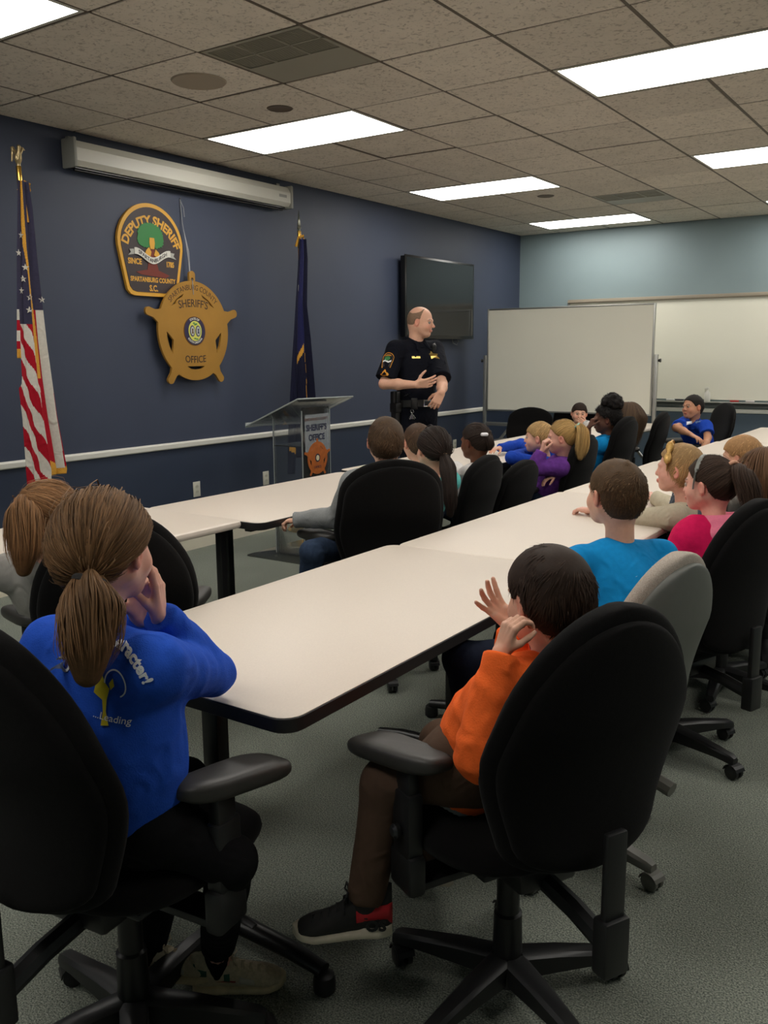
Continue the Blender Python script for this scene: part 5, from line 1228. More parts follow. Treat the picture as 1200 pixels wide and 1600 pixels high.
# badge, name plate, shirt details, shoulder patch
sh = pd['shirt']; nf = nv(fr_*A3(1, 1, 0)); xf = nv(np.cross((0, 0, 1), nf)); Z_ = A3(0, 0, 1)
def star_pts(r0, r1, n=7): return [((r0 if i % 2 == 0 else r1)*math.sin(PI*i/n), (r0 if i % 2 == 0 else r1)*math.cos(PI*i/n)) for i in range(2*n)]
M_badge = mat('gold_badge', srgb(196, 170, 96), .3, metal=.9); M_ybr = mat('yellow_embroidery', srgb(206, 140, 40), .8); M_grn = mat('green_embroidery', srgb(52, 120, 66), .8)
ch = at(.74, .12)
wrap_shape('name_plate', [[(-.032, -.008), (.032, -.008), (.032, .008), (-.032, .008)]], ch-xf*.075+Z_*.02, xf, Z_, nf, sh, M_badge, bD, off=.003)
wrap_shape('badge', [star_pts(.036, .020, 5)], ch+xf*.085+Z_*.035, xf, Z_, nf, sh, M_badge, bD, off=.004)
for q in (-1, 1):
    wrap_shape('pocket_flap', [[(-.055, .0), (-.055, -.022), (-.03, -.028), (0, -.038), (.03, -.028), (.055, -.022), (.055, 0)]], ch+xf*q*.080-Z_*.008, xf, Z_, nf, sh, C_unif, bD, off=.005)
wrap_shape('placket', [[(-.016, .10), (-.016, -.36), (.016, -.36), (.016, .10)]], ch, xf, Z_, nf, sh, C_unif, bD, off=.004)
# radio microphone with coiled cord on his left shoulder
mp = pd['Sl']*.62+nb*.38+fr_*.085-sp*.02
S = Sdf(); S.rc(mp+sp*.022, mp-sp*.024, .022, .018, .008); S.rc(mp+sp*.03, mp+sp*.05-rt*.01, .008, .006, .006); V, F = S.mesh(.004); link('radio_microphone', npmesh('radio_microphone', V, F), M_pl, bD)
bm = bmesh.new(); bot = bpt(PI/2-1.1, 1.02, .06); mid = at(.45, .135)-rt*.14; pts = []
for i in range(241):
    u = i/240; c_ = (1-u)**2*(mp-sp*.03)+2*u*(1-u)*mid+u*u*bot; pts.append(tuple(c_+rt*.007*math.cos(i*1.0)+fr_*.007*math.sin(i*1.0)))
tube(bm, pts, .0028, 5); bmo('coiled_cord', bm, M_pl, bD, True)
# sleeve patch
q = pd['ar'][1]; pc = q['sh']*.70+q['elbow']*.30; nd = nv(rt*.95+A3(0, 0, .1)+fr_*.55); nd[2] = 0; nd = nv(nd); xd = nv(np.cross((0, 0, 1), nd))
def patch_outline(w_, h_): 
    P = circle(0, h_*.08, w_*.5, h_*.42, n=14, a0=12, a1=168); return P+[(-w_*.47, 0), (-w_*.36, -h_*.5), (w_*.36, -h_*.5), (w_*.47, 0)]
wrap_shape('shoulder_patch', [patch_outline(.098, .118)], pc, xd, Z_, nd, sh, M_ybr, bD, off=.003)
wrap_shape('patch_field', [patch_outline(.082, .100)], pc, xd, Z_, nd, sh, mat('patch_brown', srgb(48, 40, 40), .8), bD, off=.0045)
wrap_shape('patch_tree', [circle(0, .014, .024, .017)], pc, xd, Z_, nd, sh, M_grn, bD, off=.006)
wrap_shape('patch_ribbon', [[(-.034, -.004), (-.014, .004), (.014, -.008), (.034, .0), (.034, -.012), (.014, -.02), (-.014, -.008), (-.034, -.016)]], pc, xd, Z_, nd, sh, M_wprint, bD, off=.006)
wrap_text('patch_lettering', 'SHERIFF', .014, pc+Z_*.034, xd, Z_, nd, sh, M_ybr, bD, bold=.0004, arc=.05, off=.006)
wrap_text('patch_lettering', 'S.C.', .014, pc-Z_*.044, xd, Z_, nd, sh, M_ybr, bD, bold=.0004, off=.006)
pc2 = pc-Z_*.098; O1 = [(-.034, -.012), (-.028, -.022), (0, -.026), (.028, -.022), (.034, -.012), (0, .028)]; O2 = [(x*.55, y*.5-.004) for x, y in O1]
wrap_shape('chevron', [O1, O2], pc2, xd, Z_, nd, sh, M_ybr, bD, off=.003)

# ------------------------------------------------------------------ flags
def add_mats(me, ms):
    for m in ms: me.materials.append(m)
def flag(loc, label, paint, mats, prof, ztop, zbot, ptop=2.51, name_f='flag_cloth', nfold=3.2, seed=1, depth=.05, fr_r=.010):
    """cloth hanging from a pole in tight vertical folds; prof(t) -> (left, right) extents along y"""
    t = empty('flag_stand', loc, 0, label, 'flag', 'flags on poles')
    bm = bmesh.new(); lathe(bm, [(.0125, .05), (.0125, ptop-.09), (.0, ptop-.09)], 14); bmo('pole', bm, mat('oak_pole', srgb(120, 84, 44), .4), t, True)
    bm = bmesh.new(); lathe(bm, [(.0135, 1.28), (.0145, 1.285), (.0145, 1.40), (.0135, 1.405)], 14); bmo('pole_joint', bm, M_gold, t, True)
    bm = bmesh.new(); lathe(bm, [(.013, ptop-.14), (.0145, ptop-.135), (.0145, ptop-.01), (.008, ptop), (0, ptop)], 14); bmo('ferrule', bm, M_gold, t, True)
    bm = bmesh.new(); lathe(bm, [(0, 0), (.15, 0), (.155, .01), (.14, .03), (.05, .045), (.025, .07), (.02, .16), (.0, .16)], 30); bmo('base', bm, M_gold, t, True)
    nu_, nv_ = (110, 240) if seed == 1 else (80, 150); V = np.zeros((nv_+1, nu_+1, 3)); r = np.random.default_rng(seed)
    for j in range(nv_+1):
        tt = j/nv_; z = ztop-(ztop-zbot)*tt; y0, y1 = prof(tt)
        for i in range(nu_+1):
            s_ = i/nu_; ph = 2*PI*nfold*s_+.5*math.sin(3*tt+seed)
            amp = depth*(.35+.65*tt); x = amp*math.sin(ph)+amp*.25*math.sin(2.3*ph+4*tt)+.03
            y = y0+(y1-y0)*(s_+.035*math.sin(2*ph)*min(1, tt*3))
            V[j, i] = (x, y, z)
    me_, F = None, []
    idx = lambda j, i: j*(nu_+1)+i
    F = np.array([(idx(j, i), idx(j, i+1), idx(j+1, i+1), idx(j+1, i)) for j in range(nv_) for i in range(nu_)])
    mi = np.array([paint((i+.5)/nu_, (j+.5)/nv_) for j in range(nv_) for i in range(nu_)], np.int32)
    keep = mi >= 0; F, mi = F[keep], mi[keep]
    me = npmesh(name_f, V.reshape(-1, 3), [F]); add_mats(me, mats); me.polygons.foreach_set('material_index', mi)
    o = bpy.data.objects.new(name_f, me); COL.objects.link(o); o.parent = t
    md = o.modifiers.new('s', 'SOLIDIFY'); md.thickness = .002
    return t, V
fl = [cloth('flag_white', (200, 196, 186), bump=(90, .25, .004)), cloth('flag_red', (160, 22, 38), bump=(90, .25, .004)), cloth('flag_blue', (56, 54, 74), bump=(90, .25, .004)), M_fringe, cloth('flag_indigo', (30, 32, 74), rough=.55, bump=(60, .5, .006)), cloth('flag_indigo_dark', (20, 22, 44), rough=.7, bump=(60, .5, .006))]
STARS = [(.27, .29), (.12, .36), (.36, .445), (.30, .52), (.17, .60), (.42, .625), (.40, .70), (.93, .60)]
def in_star(dx, dy, r):
    a = math.atan2(dx, dy); k = (a % (2*PI/5))-PI/5; rr_ = math.hypot(dx, dy); return rr_ < r*.42/max(math.cos(abs(k)-0)*.0+(.42+.58*(abs(k)/(PI/5))**1.6)**-1*.42, .01) if rr_ > 1e-6 else True
# pixel-free layout of the US flag: s across (0 left .. 1 right), t down
US_Z0, US_Z1 = 2.42, .66
def us_prof(t):
    z = US_Z0-(US_Z0-US_Z1)*t
    L_ = np.interp(t, [0, .25, .5, .62, .75, 1], [-.035, -.085, -.125, -.135, -.12, -.115]); R_2 = np.interp(t, [0, .08, .25, .5, .75, .93, 1], [.030, .045, .055, .075, .105, .145, .12]); return L_, R_2
def us_paint(s, t):
    y0, y1 = us_prof(t); y = y0+(y1-y0)*s; z = US_Z0-(US_Z0-US_Z1)*t
    fe = np.interp(t, [0, .2, .45, .66], [-.015, -.022, .0, .010])       # fringe edge of the front fold
    left_end, mid_end = .50, 1.
    if y < np.interp(t, [0, .5, .62, .66, 1], [-.06, -.095, -.105, -.14, -.2]):               # back fold at the left
        if t > .555: return -1
        if t > .525: return 3
        if t > .40: return 0 if int((t-.40)/.034) % 2 == 0 else 1
        return 2
    if abs(y-fe) < .007 and t < .62: return 3
    if y < fe or (t >= .50 and y < np.interp(t, [.5, .66, .8, 1], [.0, .012, .020, .035])):   # front fold
        if y < fe and t < .445: return 2
        if t > .985: return 3
        b = (t-.43)-(y+.10)*2.3*.62
        k = math.floor(b/.062); return 1 if k % 2 == 0 else 0
    if t > .905+.02*math.sin(s*9) : return -1 if t > .945 else 3
    if t < .40: return 2
    yl = np.interp(t, [.4, .5, .66, .8, 1], [.0, .0, .012, .020, .035]); q = (y-yl)/max(y1-yl, .01); return 1 if q < .40 or q > .84 else 0
tU, VU = flag((.30, 0.0, 0), 'American flag with gold fringe on a tall pole at the left of the photo', us_paint, fl, us_prof, US_Z0, US_Z1, nfold=2.3, depth=.016)
bv = BVHTree.FromObject([c for c in tU.children if c.name.startswith('flag_cloth')][0], bpy.context.evaluated_depsgraph_get())
for sy, sz in [(-.042, 2.124), (-.069, 2.026), (-.03, 1.95), (-.048, 1.886), (-.066, 1.82), (-.026, 1.715), (.058, 1.775), (-.018, 1.785)]:
    prism('star', [(sy+x, sz+y) for x, y in star_pts(.020, .008, 5)], 0, .002, lambda a, b, d: ((lambda h: (h[0].x if h[0] is not None else .04))(bv.ray_cast(Vector((.5, a, b)), Vector((-1, 0, 0))))+.002+d, a, b), fl[0], tU)
S = Sdf(); S.el((0, 0, 2.545), (.018, .022, .03), None, .01); S.rc((0, 0, 2.55), (0, .03, 2.60), .013, .009, .01); S.rc((0, .03, 2.60), (0, .045, 2.595), .008, .004, .005)
for q in (-1, 1): S.rc((0, 0, 2.565), (q*.03, -.01, 2.60), .012, .008, .008); S.rc((q*.03, -.01, 2.60), (q*.028, -.02, 2.53), .010, .005, .008)
S.rc((0, 0, 2.50), (0, 0, 2.53), .012, .010, .01); V, F = S.mesh(.003); link('eagle_finial', npmesh('eagle_finial', V, F), mat('antique_brass', srgb(170, 150, 110), .4, metal=.8), tU)
bm = bmesh.new(); tube(bm, [(.0, -.012, 2.37), (.02, .02, 2.42), (.02, .045, 2.41), (.01, .05, 2.38), (.015, .035, 2.36)], .010, 8); tube(bm, [(.015, -.015, 2.41), (.03, .0, 2.30), (.03, .01, 2.2)], .008, 8); bmo('cord', bm, M_fringe, tU, True)
SC_Z0, SC_Z1 = 2.35, .50
def sc_prof(t): return np.interp(t, [0, .08, .25, .5, .8, 1], [-.045, -.062, -.105, -.16, -.215, -.235]), np.interp(t, [0, .08, .28, .42, .55, .72, .85, 1], [.035, .043, .017, .05, .07, .096, .05, -.04])
def sc_paint(s, t):
    if (s-.62)**2/.35**2 < 1 and t > .93: return -1
    if .15 < s < .3 and abs(t-.21-(s-.2)*.15) < .028*(1-abs(s-.22)/.09): return 0
    if .22 < s < .27+.05*t and .33 < t < .58 and (int(t*220) % 3 != 0 or t > .46): return 0
    z1 = .45+.10*abs(((s-.45)*3.1) % 1-.5)*2
    fr1 = [(.45, .50, .47, .50), (.50, .62, .50, .54)]
    zig = np.interp(s, [.36, .50, .54, .60, .88, .66, .95], [.50, .46, .44, .50, .56, .62, .70])
    if .36 < s < .55 and abs(t-np.interp(s, [.36, .55], [.52, .455])) < .016: return 3
    if .58 < s < .86 and abs(t-np.interp(s, [.58, .86], [.50, .575])) < .018: return 3
    if .58 < s < .86 and abs(t-np.interp(s, [.58, .86], [.635, .585])) < .013: return 3
    if .58 < s < .97 and abs(t-np.interp(s, [.58, .97], [.655, .745])) < .016: return 3
    if .02 < s < .30 and abs(t-np.interp(s, [.02, .30], [.885, .915])) < .014: return 3
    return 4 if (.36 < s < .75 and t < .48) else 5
tS, VS = flag((.26, 2.50, 0), 'dark indigo state flag with gold fringe behind the clear lectern', sc_paint, fl, sc_prof, SC_Z0, SC_Z1, ptop=2.42, nfold=2.2, seed=2, depth=.03)
bm = bmesh.new(); lathe(bm, [(.015, 2.40), (.010, 2.42), (.017, 2.435), (.010, 2.45), (.014, 2.46), (.010, 2.49), (.0, 2.575)], 10); bmo('spear_finial', bm, mat('pewter', srgb(150, 150, 135), .35, metal=.9), tS, True)
bm = bmesh.new(); tube(bm, [(.0, -.045, 2.29), (.02, -.03, 2.36), (.022, .02, 2.375), (.015, .035, 2.34), (.01, .02, 2.32)], .011, 8); bmo('cord', bm, M_fringe, tS, True)

# ------------------------------------------------------------------ wall pieces
WP = lambda y, z, d: (d, y, z)
# projector screen housing
t = empty('projector_screen', (0, 1.55, 2.69), 0, 'long off-white projector screen housing mounted high on the navy wall', 'projector screen')
bm = bmesh.new(); P = [(.015, -.075), (.10, -.075), (.125, -.045), (.125, .03), (.10, .075), (.015, .075)]
a = [bm.verts.new((x, -1.02, z)) for x, z in P]; b = [bm.verts.new((x, 1.02, z)) for x, z in P]
for i in range(6): bm.faces.new((a[i], a[(i+1) % 6], b[(i+1) % 6], b[i]))
bm.faces.new(a); bm.faces.new(b[::-1]); bmo('case', bm, M_white, t)
for s_ in (-1, 1): box('end_cap', .008, .135, s_*1.03-.012, s_*1.03+.012, -.088, .088, mat('grey_cap', srgb(150, 150, 142), .5), t, .008)
box('fabric_slot', .03, .08, -1.0, 1.0, -.085, -.074, M_tv, t); bm = bmesh.new(); tube(bm, [(.055, -.99, -.092), (.055, .99, -.092)], .009, 10); bmo('bottom_bar', bm, M_tv, t, True)
for s_ in (-1, 1): box('mounting_bracket', 0, .03, s_*.98-.02, s_*.98+.02, .05, .11, M_alu, t, .003)
box('maker_plate', .125, .1262, .88, .97, -.012, .010, mat('grey_print', srgb(150, 150, 144), .5), t)
# shoulder-patch sign
PY, PZ = 1.18, 2.165
t = empty('patch_sign', (0, PY, PZ), 0, 'large shoulder-patch shaped sign reading DEPUTY SHERIFF above the gold star', 'sign')
def arcpts(cy, cz, r0, r1, a0, a1, n=10): return circle(cy, cz, r0, r1, n=n, a0=a0, a1=a1)
O = circle(0, .025, .292, .288, n=26, a0=8, a1=172)+[(-.288, .02), (-.268, -.08), (-.238, -.22), (-.226, -.27), (-.20, -.298), (-.165, -.308), (.165, -.308), (.20, -.298), (.226, -.27), (.238, -.22), (.268, -.08), (.288, .02)]
sc = lambda P, k, kz=None: [(x*k, y*(kz or k)) for x, y in P]
prism('border', O, .004, .026, lambda a, b, d: (d, a, b), mat('sign_gold_paint', srgb(214, 160, 56), .45), t)
prism('field', sc(O, .91, .915), .0262, .029, lambda a, b, d: (d, a, b), mat('sign_brown_field', srgb(56, 46, 48), .5), t)
M_sg = MATS['sign_gold_paint']; M_sgr = mat('sign_green', srgb(48, 122, 62), .5); M_srd = mat('sign_rust', srgb(110, 40, 26), .5); M_swh = mat('sign_white', srgb(210, 208, 200), .5); M_sbk = mat('sign_black', srgb(26, 24, 26), .5)
pl_ = lambda a, b, d: (d, a, b)
tree = []
for i in range(60):
    a = 2*PI*i/60; rr_ = (1+.07*math.sin(i*2.7)+.10*(math.sin(a) < -.2)*abs(math.sin(i*1.9))); tree.append((.112*rr_*math.cos(a)-.01, .105+.078*rr_*math.sin(a)-(.03*abs(math.cos(a)) if math.sin(a) < 0 else 0)))
prism('palm_crown', tree, .0292, .033, pl_, M_sgr, t)
prism('trunk', [(-.018, .05), (.018, .05), (.022, -.02), (.05, -.13), (.15, -.16), (.11, -.18), (-.11, -.165), (-.15, -.15), (-.05, -.13), (-.022, -.02)], .0292, .032, pl_, M_srd, t)
for P in ([(-.02, .085), (.02, .085), (.024, .05), (.016, .01), (-.016, .01), (-.024, .05)], [(-.055, .0), (-.03, .02), (-.01, -.01), (-.02, -.04), (-.07, -.03)], [(.03, .01), (.055, -.01), (.075, -.045), (.05, -.05), (.012, -.03)]): prism('palm_fruit', P, .0332, .036, pl_, M_sg, t)
wv = lambda x: -.045-.030*math.cos(x*PI/.125*1.0)*-1 if False else -.040+.028*math.cos((x)/.150*PI)*-1
top = [(x, wv(x)+.022) for x in np.linspace(-.16, .16, 25)]; botm = [(x, wv(x)-.022) for x in np.linspace(.16, -.16, 25)]
prism('ribbon', top+botm, .036, .039, pl_, M_swh, t)
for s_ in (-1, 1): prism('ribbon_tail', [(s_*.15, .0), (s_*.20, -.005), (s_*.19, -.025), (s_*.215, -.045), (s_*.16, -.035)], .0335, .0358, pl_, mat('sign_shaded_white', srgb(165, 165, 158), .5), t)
text('lettering', 'SPARTANBURGH', .036, lambda x, y, z: (.0395+z, x, wv(x)-.012+y), M_sbk, t, bold=.0004, sx=.92)
def arc_fn(r, cz, d): return lambda x, y, z: (d+z, (r+y)*math.sin(x/r), cz+(r+y)*math.cos(x/r))
text('lettering', 'DEPUTY SHERIFF', .084, arc_fn(.218, -.045, .0295), M_sg, t, bold=.003, sx=.88)
text('lettering', 'SINCE', .052, lambda x, y, z: (.0295+z, x-.155, y-.098), M_sg, t, bold=.0018, sx=.85)
text('lettering', '1785', .050, lambda x, y, z: (.0295+z, x+.160, y-.100), M_sg, t, bold=.0018, sx=.75)
text('lettering', 'SPARTANBURG COUNTY', .044, lambda x, y, z: (.0295+z, x, y-.212), M_sg, t, bold=.0014, sx=.80)
text('lettering', 'S.C.', .056, lambda x, y, z: (.0295+z, x, y-.272), M_sg, t, bold=.0020, sx=.85)
# gold star badge hanging on a string
BY, BZ = 1.515, 1.625
t = empty('star_badge_sign', (0, BY, BZ), 0, 'large flat gold star badge reading SHERIFF\'S OFFICE hanging from a string', 'sign')
tips = [(0, .395), (.42, .135), (.255, -.345), (-.245, -.345), (-.42, .130)]
def outline():
    P = []
    for i in range(720):
        a = 2*PI*i/720; dx, dy = math.sin(a), math.cos(a); r = 1/math.sqrt((dx/.345)**2+(dy/.355)**2)
        for (x, y) in tips:
            L_ = math.hypot(x, y); ux, uy = x/L_, y/L_; c_ = dx*ux+dy*uy
            if c_ > .5:
                s_ = abs(dx*uy-dy*ux)
                # tapering arm
                th0, th1 = .19, .017; Lb = L_-.02
                rr_ = (th0/ (s_/c_ + (th0-th1)/Lb))/c_ if True else 0
                x_ = rr_*c_
                if x_ < Lb: r = max(r, rr_)
                else: r = max(r, min(Lb/c_, th1/max(s_, 1e-4)))
                disc = .030**2-(L_*s_)**2
                if disc > 0: r = max(r, L_*c_+math.sqrt(disc))
        P.append((r*dx, r*dy))
    return P
H1 = [(-.267, -.006), (-.205, -.064), (-.216, -.163), (-.250, -.105), (-.265, -.042)]; H2 = [(-x+.005, y) for x, y in H1]
H3 = [(-.217, .170), (-.162, .221), (-.090, .262), (-.107, .237), (-.159, .215), (-.170, .190)]; H4 = [(-x-.008, y) for x, y in H3]; H5 = [(-.085, -.253), (.088, -.253), (.057, -.272), (0, -.277), (-.050, -.272)]
M_bg = mat('matte_gold_paint', srgb(160, 118, 48), .5, noise=(6, .08), spec=.3)
prism('star_plate', outline(), .045, .063, pl_, M_bg, t, holes=[circle(0, .367, .012, n=12), H1, H2, H3, H4, H5])
M_bl = mat('badge_brown_lettering', srgb(58, 36, 20), .6)
text('lettering', 'SPARTANBURG COUNTY', .054, arc_fn(.292, 0, .0632), M_bl, t, sx=.80)
text('lettering', "SHERIFF'S", .078, arc_fn(.62, -.448, .0632), M_bl, t, sx=.88, bold=.0008)
text('lettering', 'OFFICE', .070, lambda x, y, z: (.0632+z, x, y-.228+.6*x*x), M_bl, t, sx=.92, bold=.0008)
prism('seal_ring', circle(0, 0, .100, .098, n=40), .0632, .067, pl_, mat('seal_navy', srgb(36, 30, 66), .5), t)
prism('seal_rim', circle(0, 0, .106, .104, n=40), .0631, .066, pl_, mat('seal_brown', srgb(92, 58, 30), .5), t, holes=[circle(0, 0, .100, .098, n=40)])
prism('seal_centre', circle(0, 0, .064, .072, n=32), .067, .070, pl_, mat('seal_yellow', srgb(206, 206, 96), .5), t)
for s_ in (-1, 1):
    prism('seal_oval', circle(s_*.028, 0, .024, .040, n=24), .070, .072, pl_, mat('seal_navy_oval', srgb(42, 40, 84), .5), t); prism('seal_oval_inner', circle(s_*.028, 0, .018, .032, n=24), .072, .0735, pl_, mat('seal_pale', srgb(176, 180, 176), .5), t)
    prism('seal_figure', [(s_*.028-.009, -.018), (s_*.028+.009, -.018), (s_*.028+.004, .0), (s_*.028+.008, .016), (s_*.028-.008, .016), (s_*.028-.004, 0)], .0735, .0745, pl_, MATS['seal_brown'] if s_ < 0 else MATS['seal_navy_oval'], t)
for (x, y) in ((-.01, .056), (.012, .05), (-.004, -.054), (.016, -.058), (.0, .045)): prism('seal_leaf', circle(x, y, .011, .005, n=10), .070, .072, pl_, M_sgr, t)
text('lettering', 'STATE OF', .022, arc_fn(.080, 0, .0672), M_swh, t, bold=.0006, sx=.9)
text('lettering', 'SOUTH CAROLINA', .021, lambda x, y, z: (.0672+z, (.090-y*1.0)*math.sin(x/.083), -(.090-y)*math.cos(x/.083)), M_swh, t, bold=.0005, sx=.85)
bm = bmesh.new(); 
for pts in ([(.006, -.03, .92), (.02, -.03, .75), (.05, -.022, .58), (.055, -.016, .40)], [(.022, -.031, .75), (.05, -.031, .60), (.056, -.008, .39)], [(.02, -.03, .74), (.052, -.012, .56), (.055, -.01, .38)], [(.006, -.03, .92), (.03, -.022, .86), (.03, -.018, .80)], [(.066, -.003, .37), (.0665, .0, .30), (.066, .002, .26)]):
    tube(bm, pts, .0028, 6)
bmo('string', bm, mat('white_string', srgb(150, 152, 156), .8), t, True)
bm = bmesh.new(); tube(bm, [(0, -.03, .925), (.012, -.03, .925), (.016, -.03, .932)], .003, 6); bmo('hook', bm, M_chrome, t)
# outlets
def outlet(y, z, lab):
    t = empty('wall_outlet', (0, y, z), 0, lab, 'outlet', 'wall outlets')
    box('cover_plate', 0, .006, -.035, .035, -.057, .057, mat('ivory_plastic', srgb(205, 203, 190), .4), t, .002)
    for s_ in (-1, 1):
        prism('receptacle', circle(0, s_*.02, .016, .014, n=16), .006, .009, pl_, mat('outlet_face', srgb(190, 188, 174), .4), t)
        bm = bmesh.new()
        for q in (-1, 1): bx(bm, .0088, .0094, q*.006-.001, q*.006+.001, s_*.02-.003, s_*.02+.005)
        bmo('slot', bm, M_tv, t)
outlet(1.523, .452, 'white wall outlet nearest the American flag, above the table'); outlet(2.305, .442, 'white wall outlet just left of the clear lectern'); outlet(5.45, .44, 'small white outlet low on the navy wall near the rolling whiteboard')
# television
t = empty('television', (0, 4.975, 1.995), 0, 'large black wall-mounted television on the navy wall behind the deputy', 'television')
box('wall_mount', 0, .05, -.2, .2, -.15, .15, M_blk, t); box('body', .045, .10, -.685, .685, -.39, .39, M_tv, t, .01); box('bezel', .10, .108, -.695, .695, -.40, .40, M_tv, t, .003); box('screen', .108, .1095, -.668, .668, -.365, .378, M_screen, t)
bm = bmesh.new(); tube(bm, [(.03, .35, -.38), (.03, .38, -.44), (.03, .46, -.46), (.03, .50, -.42), (.03, .46, -.39)], .004, 6); bmo('cable', bm, mat('grey_cable', srgb(110, 115, 120), .5), t, True)
# lectern
M_acr = bpy.data.materials.new('clear_acrylic'); M_acr.use_nodes = True; _n = M_acr.node_tree; _n.nodes.clear()
_o = _n.nodes.new('ShaderNodeOutputMaterial'); _t = _n.nodes.new('ShaderNodeBsdfTransparent'); _t.inputs[0].default_value = (.965, .975, .975, 1); _g = _n.nodes.new('ShaderNodeBsdfGlossy'); _g.inputs['Roughness'].default_value = .06
_f = _n.nodes.new('ShaderNodeFresnel'); _f.inputs['IOR'].default_value = 1.49; _m = _n.nodes.new('ShaderNodeMixShader'); _n.links.new(_f.outputs[0], _m.inputs[0]); _n.links.new(_t.outputs[0], _m.inputs[1]); _n.links.new(_g.outputs[0], _m.inputs[2])
_d = _n.nodes.new('ShaderNodeBsdfDiffuse'); _d.inputs[0].default_value = (.8, .85, .85, 1); _m2 = _n.nodes.new('ShaderNodeMixShader'); _m2.inputs[0].default_value = .018; _n.links.new(_m.outputs[0], _m2.inputs[1]); _n.links.new(_d.outputs[0], _m2.inputs[2]); _n.links.new(_m2.outputs[0], _o.inputs[0])
M_acre = mat('acrylic_cut_edge', srgb(215, 222, 222), .25, trans=.6)
t = empty('clear_lectern', (0, 0, 0), 0, "clear acrylic lectern with a gold star badge and SHERIFF'S OFFICE lettering", 'lectern'); LX = .93
y0l, y1l = 1.665, 1.985
box('front_panel', LX-.010, LX, y0l, y1l, .015, 1.08, M_acr, t); box('side_panel', .66, LX-.010, y0l, y0l+.010, .015, 1.02, M_acr, t); box('side_panel', .66, LX-.010, y1l-.010, y1l, .015, 1.02, M_acr, t)
for (x, y) in ((LX-.002, y0l), (LX-.002, y1l), (.66, y0l), (.66, y1l)): box('panel_edge', x-.003, x+.003, y-.003, y+.003, .015, 1.06 if x > .8 else 1.0, M_acre, t)
box('base_plate', .52, 1.02, 1.50, 2.12, .0, .014, M_acr, t, .002); box('internal_shelf', .66, LX-.01, y0l+.01, y1l-.01, .80, .808, M_acr, t)
bm = bmesh.new(); cs = [(.55, 1.50), (.55, 2.12), (1.0, 2.18), (1.0, 1.54)]; zz = [.945, .925, 1.135, 1.145]
a = [bm.verts.new((x, y, z)) for (x, y), z in zip(cs, zz)]; b = [bm.verts.new((x, y, z+.011)) for (x, y), z in zip(cs, zz)]
for i in range(4): bm.faces.new((a[i], a[(i+1) % 4], b[(i+1) % 4], b[i]))
bm.faces.new(a[::-1]); bm.faces.new(b); bmo('reading_surface', bm, M_acr, t)
bm = bmesh.new()
for i in range(4): tube(bm, [tuple(b[0].co) if False else (cs[i][0], cs[i][1], zz[i]+.0055), (cs[(i+1) % 4][0], cs[(i+1) % 4][1], zz[(i+1) % 4]+.0055)], .0052, 6)
bmo('panel_edge', bm, M_acre, t, True)
box('book_stop', .545, .552, 1.50, 2.12, .94, .975, M_acre, t)
FP = lambda x, y, z: (LX+.002+z, 1.825+x, y)
M_ink = mat('dark_navy_vinyl', srgb(22, 26, 58), .5)
text('lettering', 'SPARTANBURG COUNTY', .030, lambda x, y, z: FP(x, .985+y, z), mat('brown_vinyl', srgb(92, 56, 40), .5), t, sx=.78)
text('lettering', "SHERIFF'S", .062, lambda x, y, z: FP(x, .915+y, z), M_ink, t, bold=.0015, sx=.92); text('lettering', 'OFFICE', .062, lambda x, y, z: FP(x, .845+y, z), M_ink, t, bold=.0015, sx=.92)
M_cop = mat('copper_badge_vinyl', srgb(176, 96, 40), .45, noise=(30, .2))
sp_ = lambda a, b, d: (LX+d, 1.830+a*.33, .715+b*.33)
prism('badge_print', outline(), .001, .003, sp_, M_cop, t, holes=[H1, H2, H3, H4]); prism('badge_seal', circle(0, 0, .085, .09, n=24), .003, .004, sp_, M_ink, t); prism('badge_seal_centre', circle(0, 0, .055, .06, n=24), .004, .005, sp_, mat('seal_cream', srgb(220, 210, 170), .5), t)
text('lettering', 'OFFICE', .026, lambda x, y, z: (LX+.0035+z, 1.830+x, .640+y), M_ink, t)
# rolling whiteboard
mf = mat('frosted_vinyl', srgb(190, 198, 205), .6); mf.node_tree.nodes['Principled BSDF'].inputs['Alpha'].default_value = .30
box('frosted_label', LX+.0004, LX+.0012, y0l+.03, y1l-.01, .76, 1.03, mf, t)
t = empty('rolling_whiteboard', (0, 5.80, 0), 0, 'free-standing rolling whiteboard in front of the corner', 'whiteboard')
x0, x1, z0, z1 = .235, 2.065, .825, 1.905
box('writing_panel', x0, x1, -.010, .010, z0, z1, M_wb, t)
bm = bmesh.new()
for a in ((x0-.018, x0, z0-.018, z1+.018), (x1, x1+.018, z0-.018, z1+.018), (x0, x1, z1, z1+.018), (x0, x1, z0-.018, z0)): bx(bm, a[0], a[1], -.014, .014, a[2], a[3], .003)
bmo('frame', bm, M_alu, t, True)
for s_, x in ((-1, x0-.045), (1, x1+.045)):
    bm = bmesh.new(); bx(bm, x-.018, x+.018, -.015, .015, .10, 1.42, .004); up_ = bmo('upright', bm, M_alu, t, True)
    bm = bmesh.new(); tube(bm, [(x+s_*.018, 0, 1.36), (x+s_*.045, 0, 1.36)], [.012, .020], 12); bmo('knob', bm, M_pl, up_, True)
    bm = bmesh.new(); bx(bm, x-.02, x+.02, -.30, .30, .07, .10, .004); ft = bmo('foot_bar', bm, M_alu, t, True)
    for q in (-1, 1):
        bm = bmesh.new(); lathe(bm, [(0, -.012), (.028, -.012), (.03, 0), (.028, .012), (0, .012)], 16, Matrix.Translation((x, q*.27, .03)) @ Matrix.Rotation(PI/2, 4, 'Y')); tube(bm, [(x, q*.27, .03), (x, q*.27, .075)], .012, 8); bmo('caster', bm, M_pl, ft, True)
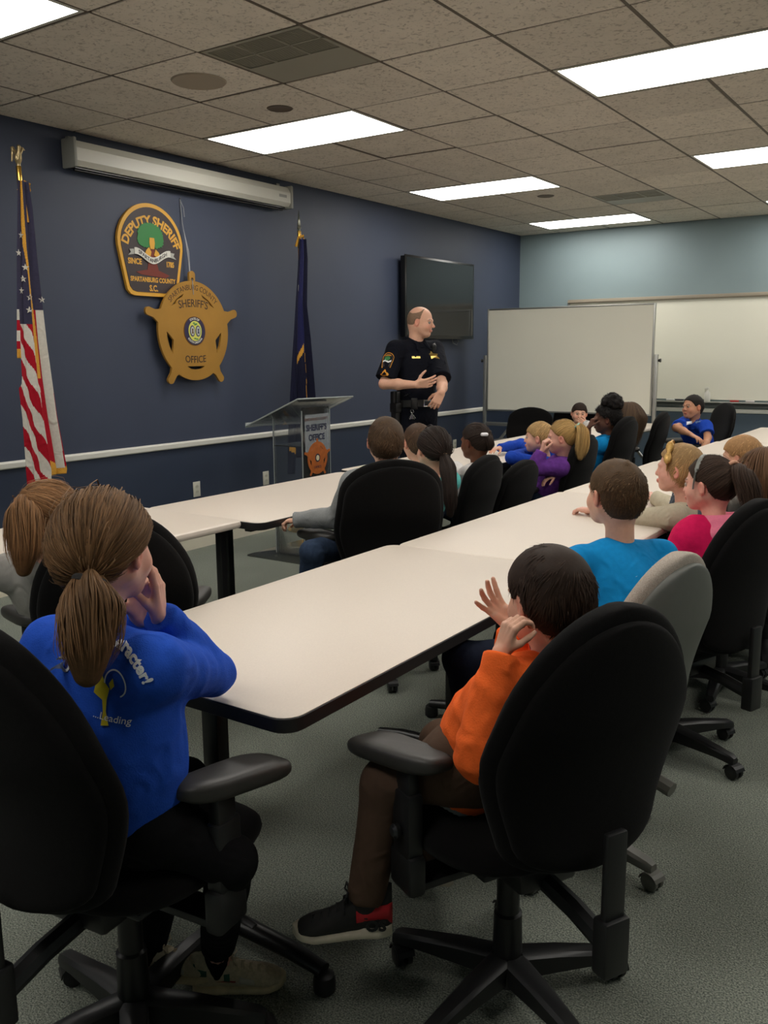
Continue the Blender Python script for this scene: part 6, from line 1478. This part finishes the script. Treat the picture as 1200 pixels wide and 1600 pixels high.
bm = bmesh.new(); bx(bm, x0-.045, x1+.045, -.012, .012, .64, .68, .003); bmo('cross_bar', bm, M_alu, t, True)
bm = bmesh.new(); tube(bm, [(x0+.28, 0, .64), (x0-.02, 0, .30)], .016, 8); bmo('brace', bm, M_alu, t, True)
bm = bmesh.new(); tube(bm, [(x1-.28, 0, .64), (x1+.02, 0, .30)], .016, 8); bmo('brace', bm, M_alu, t, True)
# wall whiteboard
t = empty('wall_whiteboard', (0, YMAX, 0), 0, 'long whiteboard fixed to the slate blue back wall with a marker tray', 'whiteboard')
box('writing_surface', .67, 4.30, -.018, -.004, .92, 2.01, M_wb, t)
M_tanr = mat('taupe_rail', srgb(150, 140, 124), .5)
box('top_rail', .65, 4.32, -.040, 0, 2.01, 2.055, M_tanr, t, .004); box('top_rail_lip', .65, 4.32, -.046, -.038, 2.022, 2.032, M_tanr, t)
for x in (.655, 4.315): box('side_rail', x-.012, x+.012, -.026, 0, .90, 2.01, M_alu, t, .003)
box('tray', .65, 4.32, -.085, 0, .885, .90, M_alu, t, .003); box('tray_face', .65, 4.32, -.03, 0, .835, .885, mat('dark_tray_face', srgb(92, 96, 96), .6), t, .003)
for x, c, n_ in ((1.93, (200, 200, 195), 'marker_white'), (2.03, (30, 30, 36), 'marker_black'), (2.62, (170, 40, 40), 'marker_red'), (2.78, (205, 200, 200), 'marker_cream')):
    bm = bmesh.new(); tube(bm, [(x-.055, YMAX-.055, .911), (x+.035, YMAX-.055, .911)], .0095, 10); o = bmo('marker', bm, mat(n_, srgb(*c), .4), None, True)
    tag(o, {'marker_white': 'white marker at the left end of the tray, left of the boy\'s head', 'marker_black': 'black marker on the tray just left of the boy\'s head', 'marker_red': 'red marker on the tray just right of the boy\'s head', 'marker_cream': 'pale marker on the tray between the red one and the eraser'}[n_], 'marker', 'markers on the tray')
o = box('eraser', 2.98, 3.12, YMAX-.078, YMAX-.03, .9005, .935, mat('eraser_felt', srgb(70, 62, 54), .9), None, .006); tag(o, 'dark felt eraser lying on the whiteboard tray', 'eraser')
t = empty('spray_bottle', (2.32, YMAX-.05, .9), 0, 'white cleaner bottle on the tray behind the boy\'s head', 'bottle'); bm = bmesh.new(); lathe(bm, [(0, 0), (.030, 0), (.032, .01), (.032, .09), (.012, .115), (.012, .13), (0, .13)], 18); bmo('bottle_body', bm, M_swh, t, True)
bm = bmesh.new(); bx(bm, -.03, .012, -.01, .01, .128, .155, .004); bx(bm, -.028, -.02, -.004, .004, .10, .13, .002); bmo('spray_head', bm, M_white, t, True)
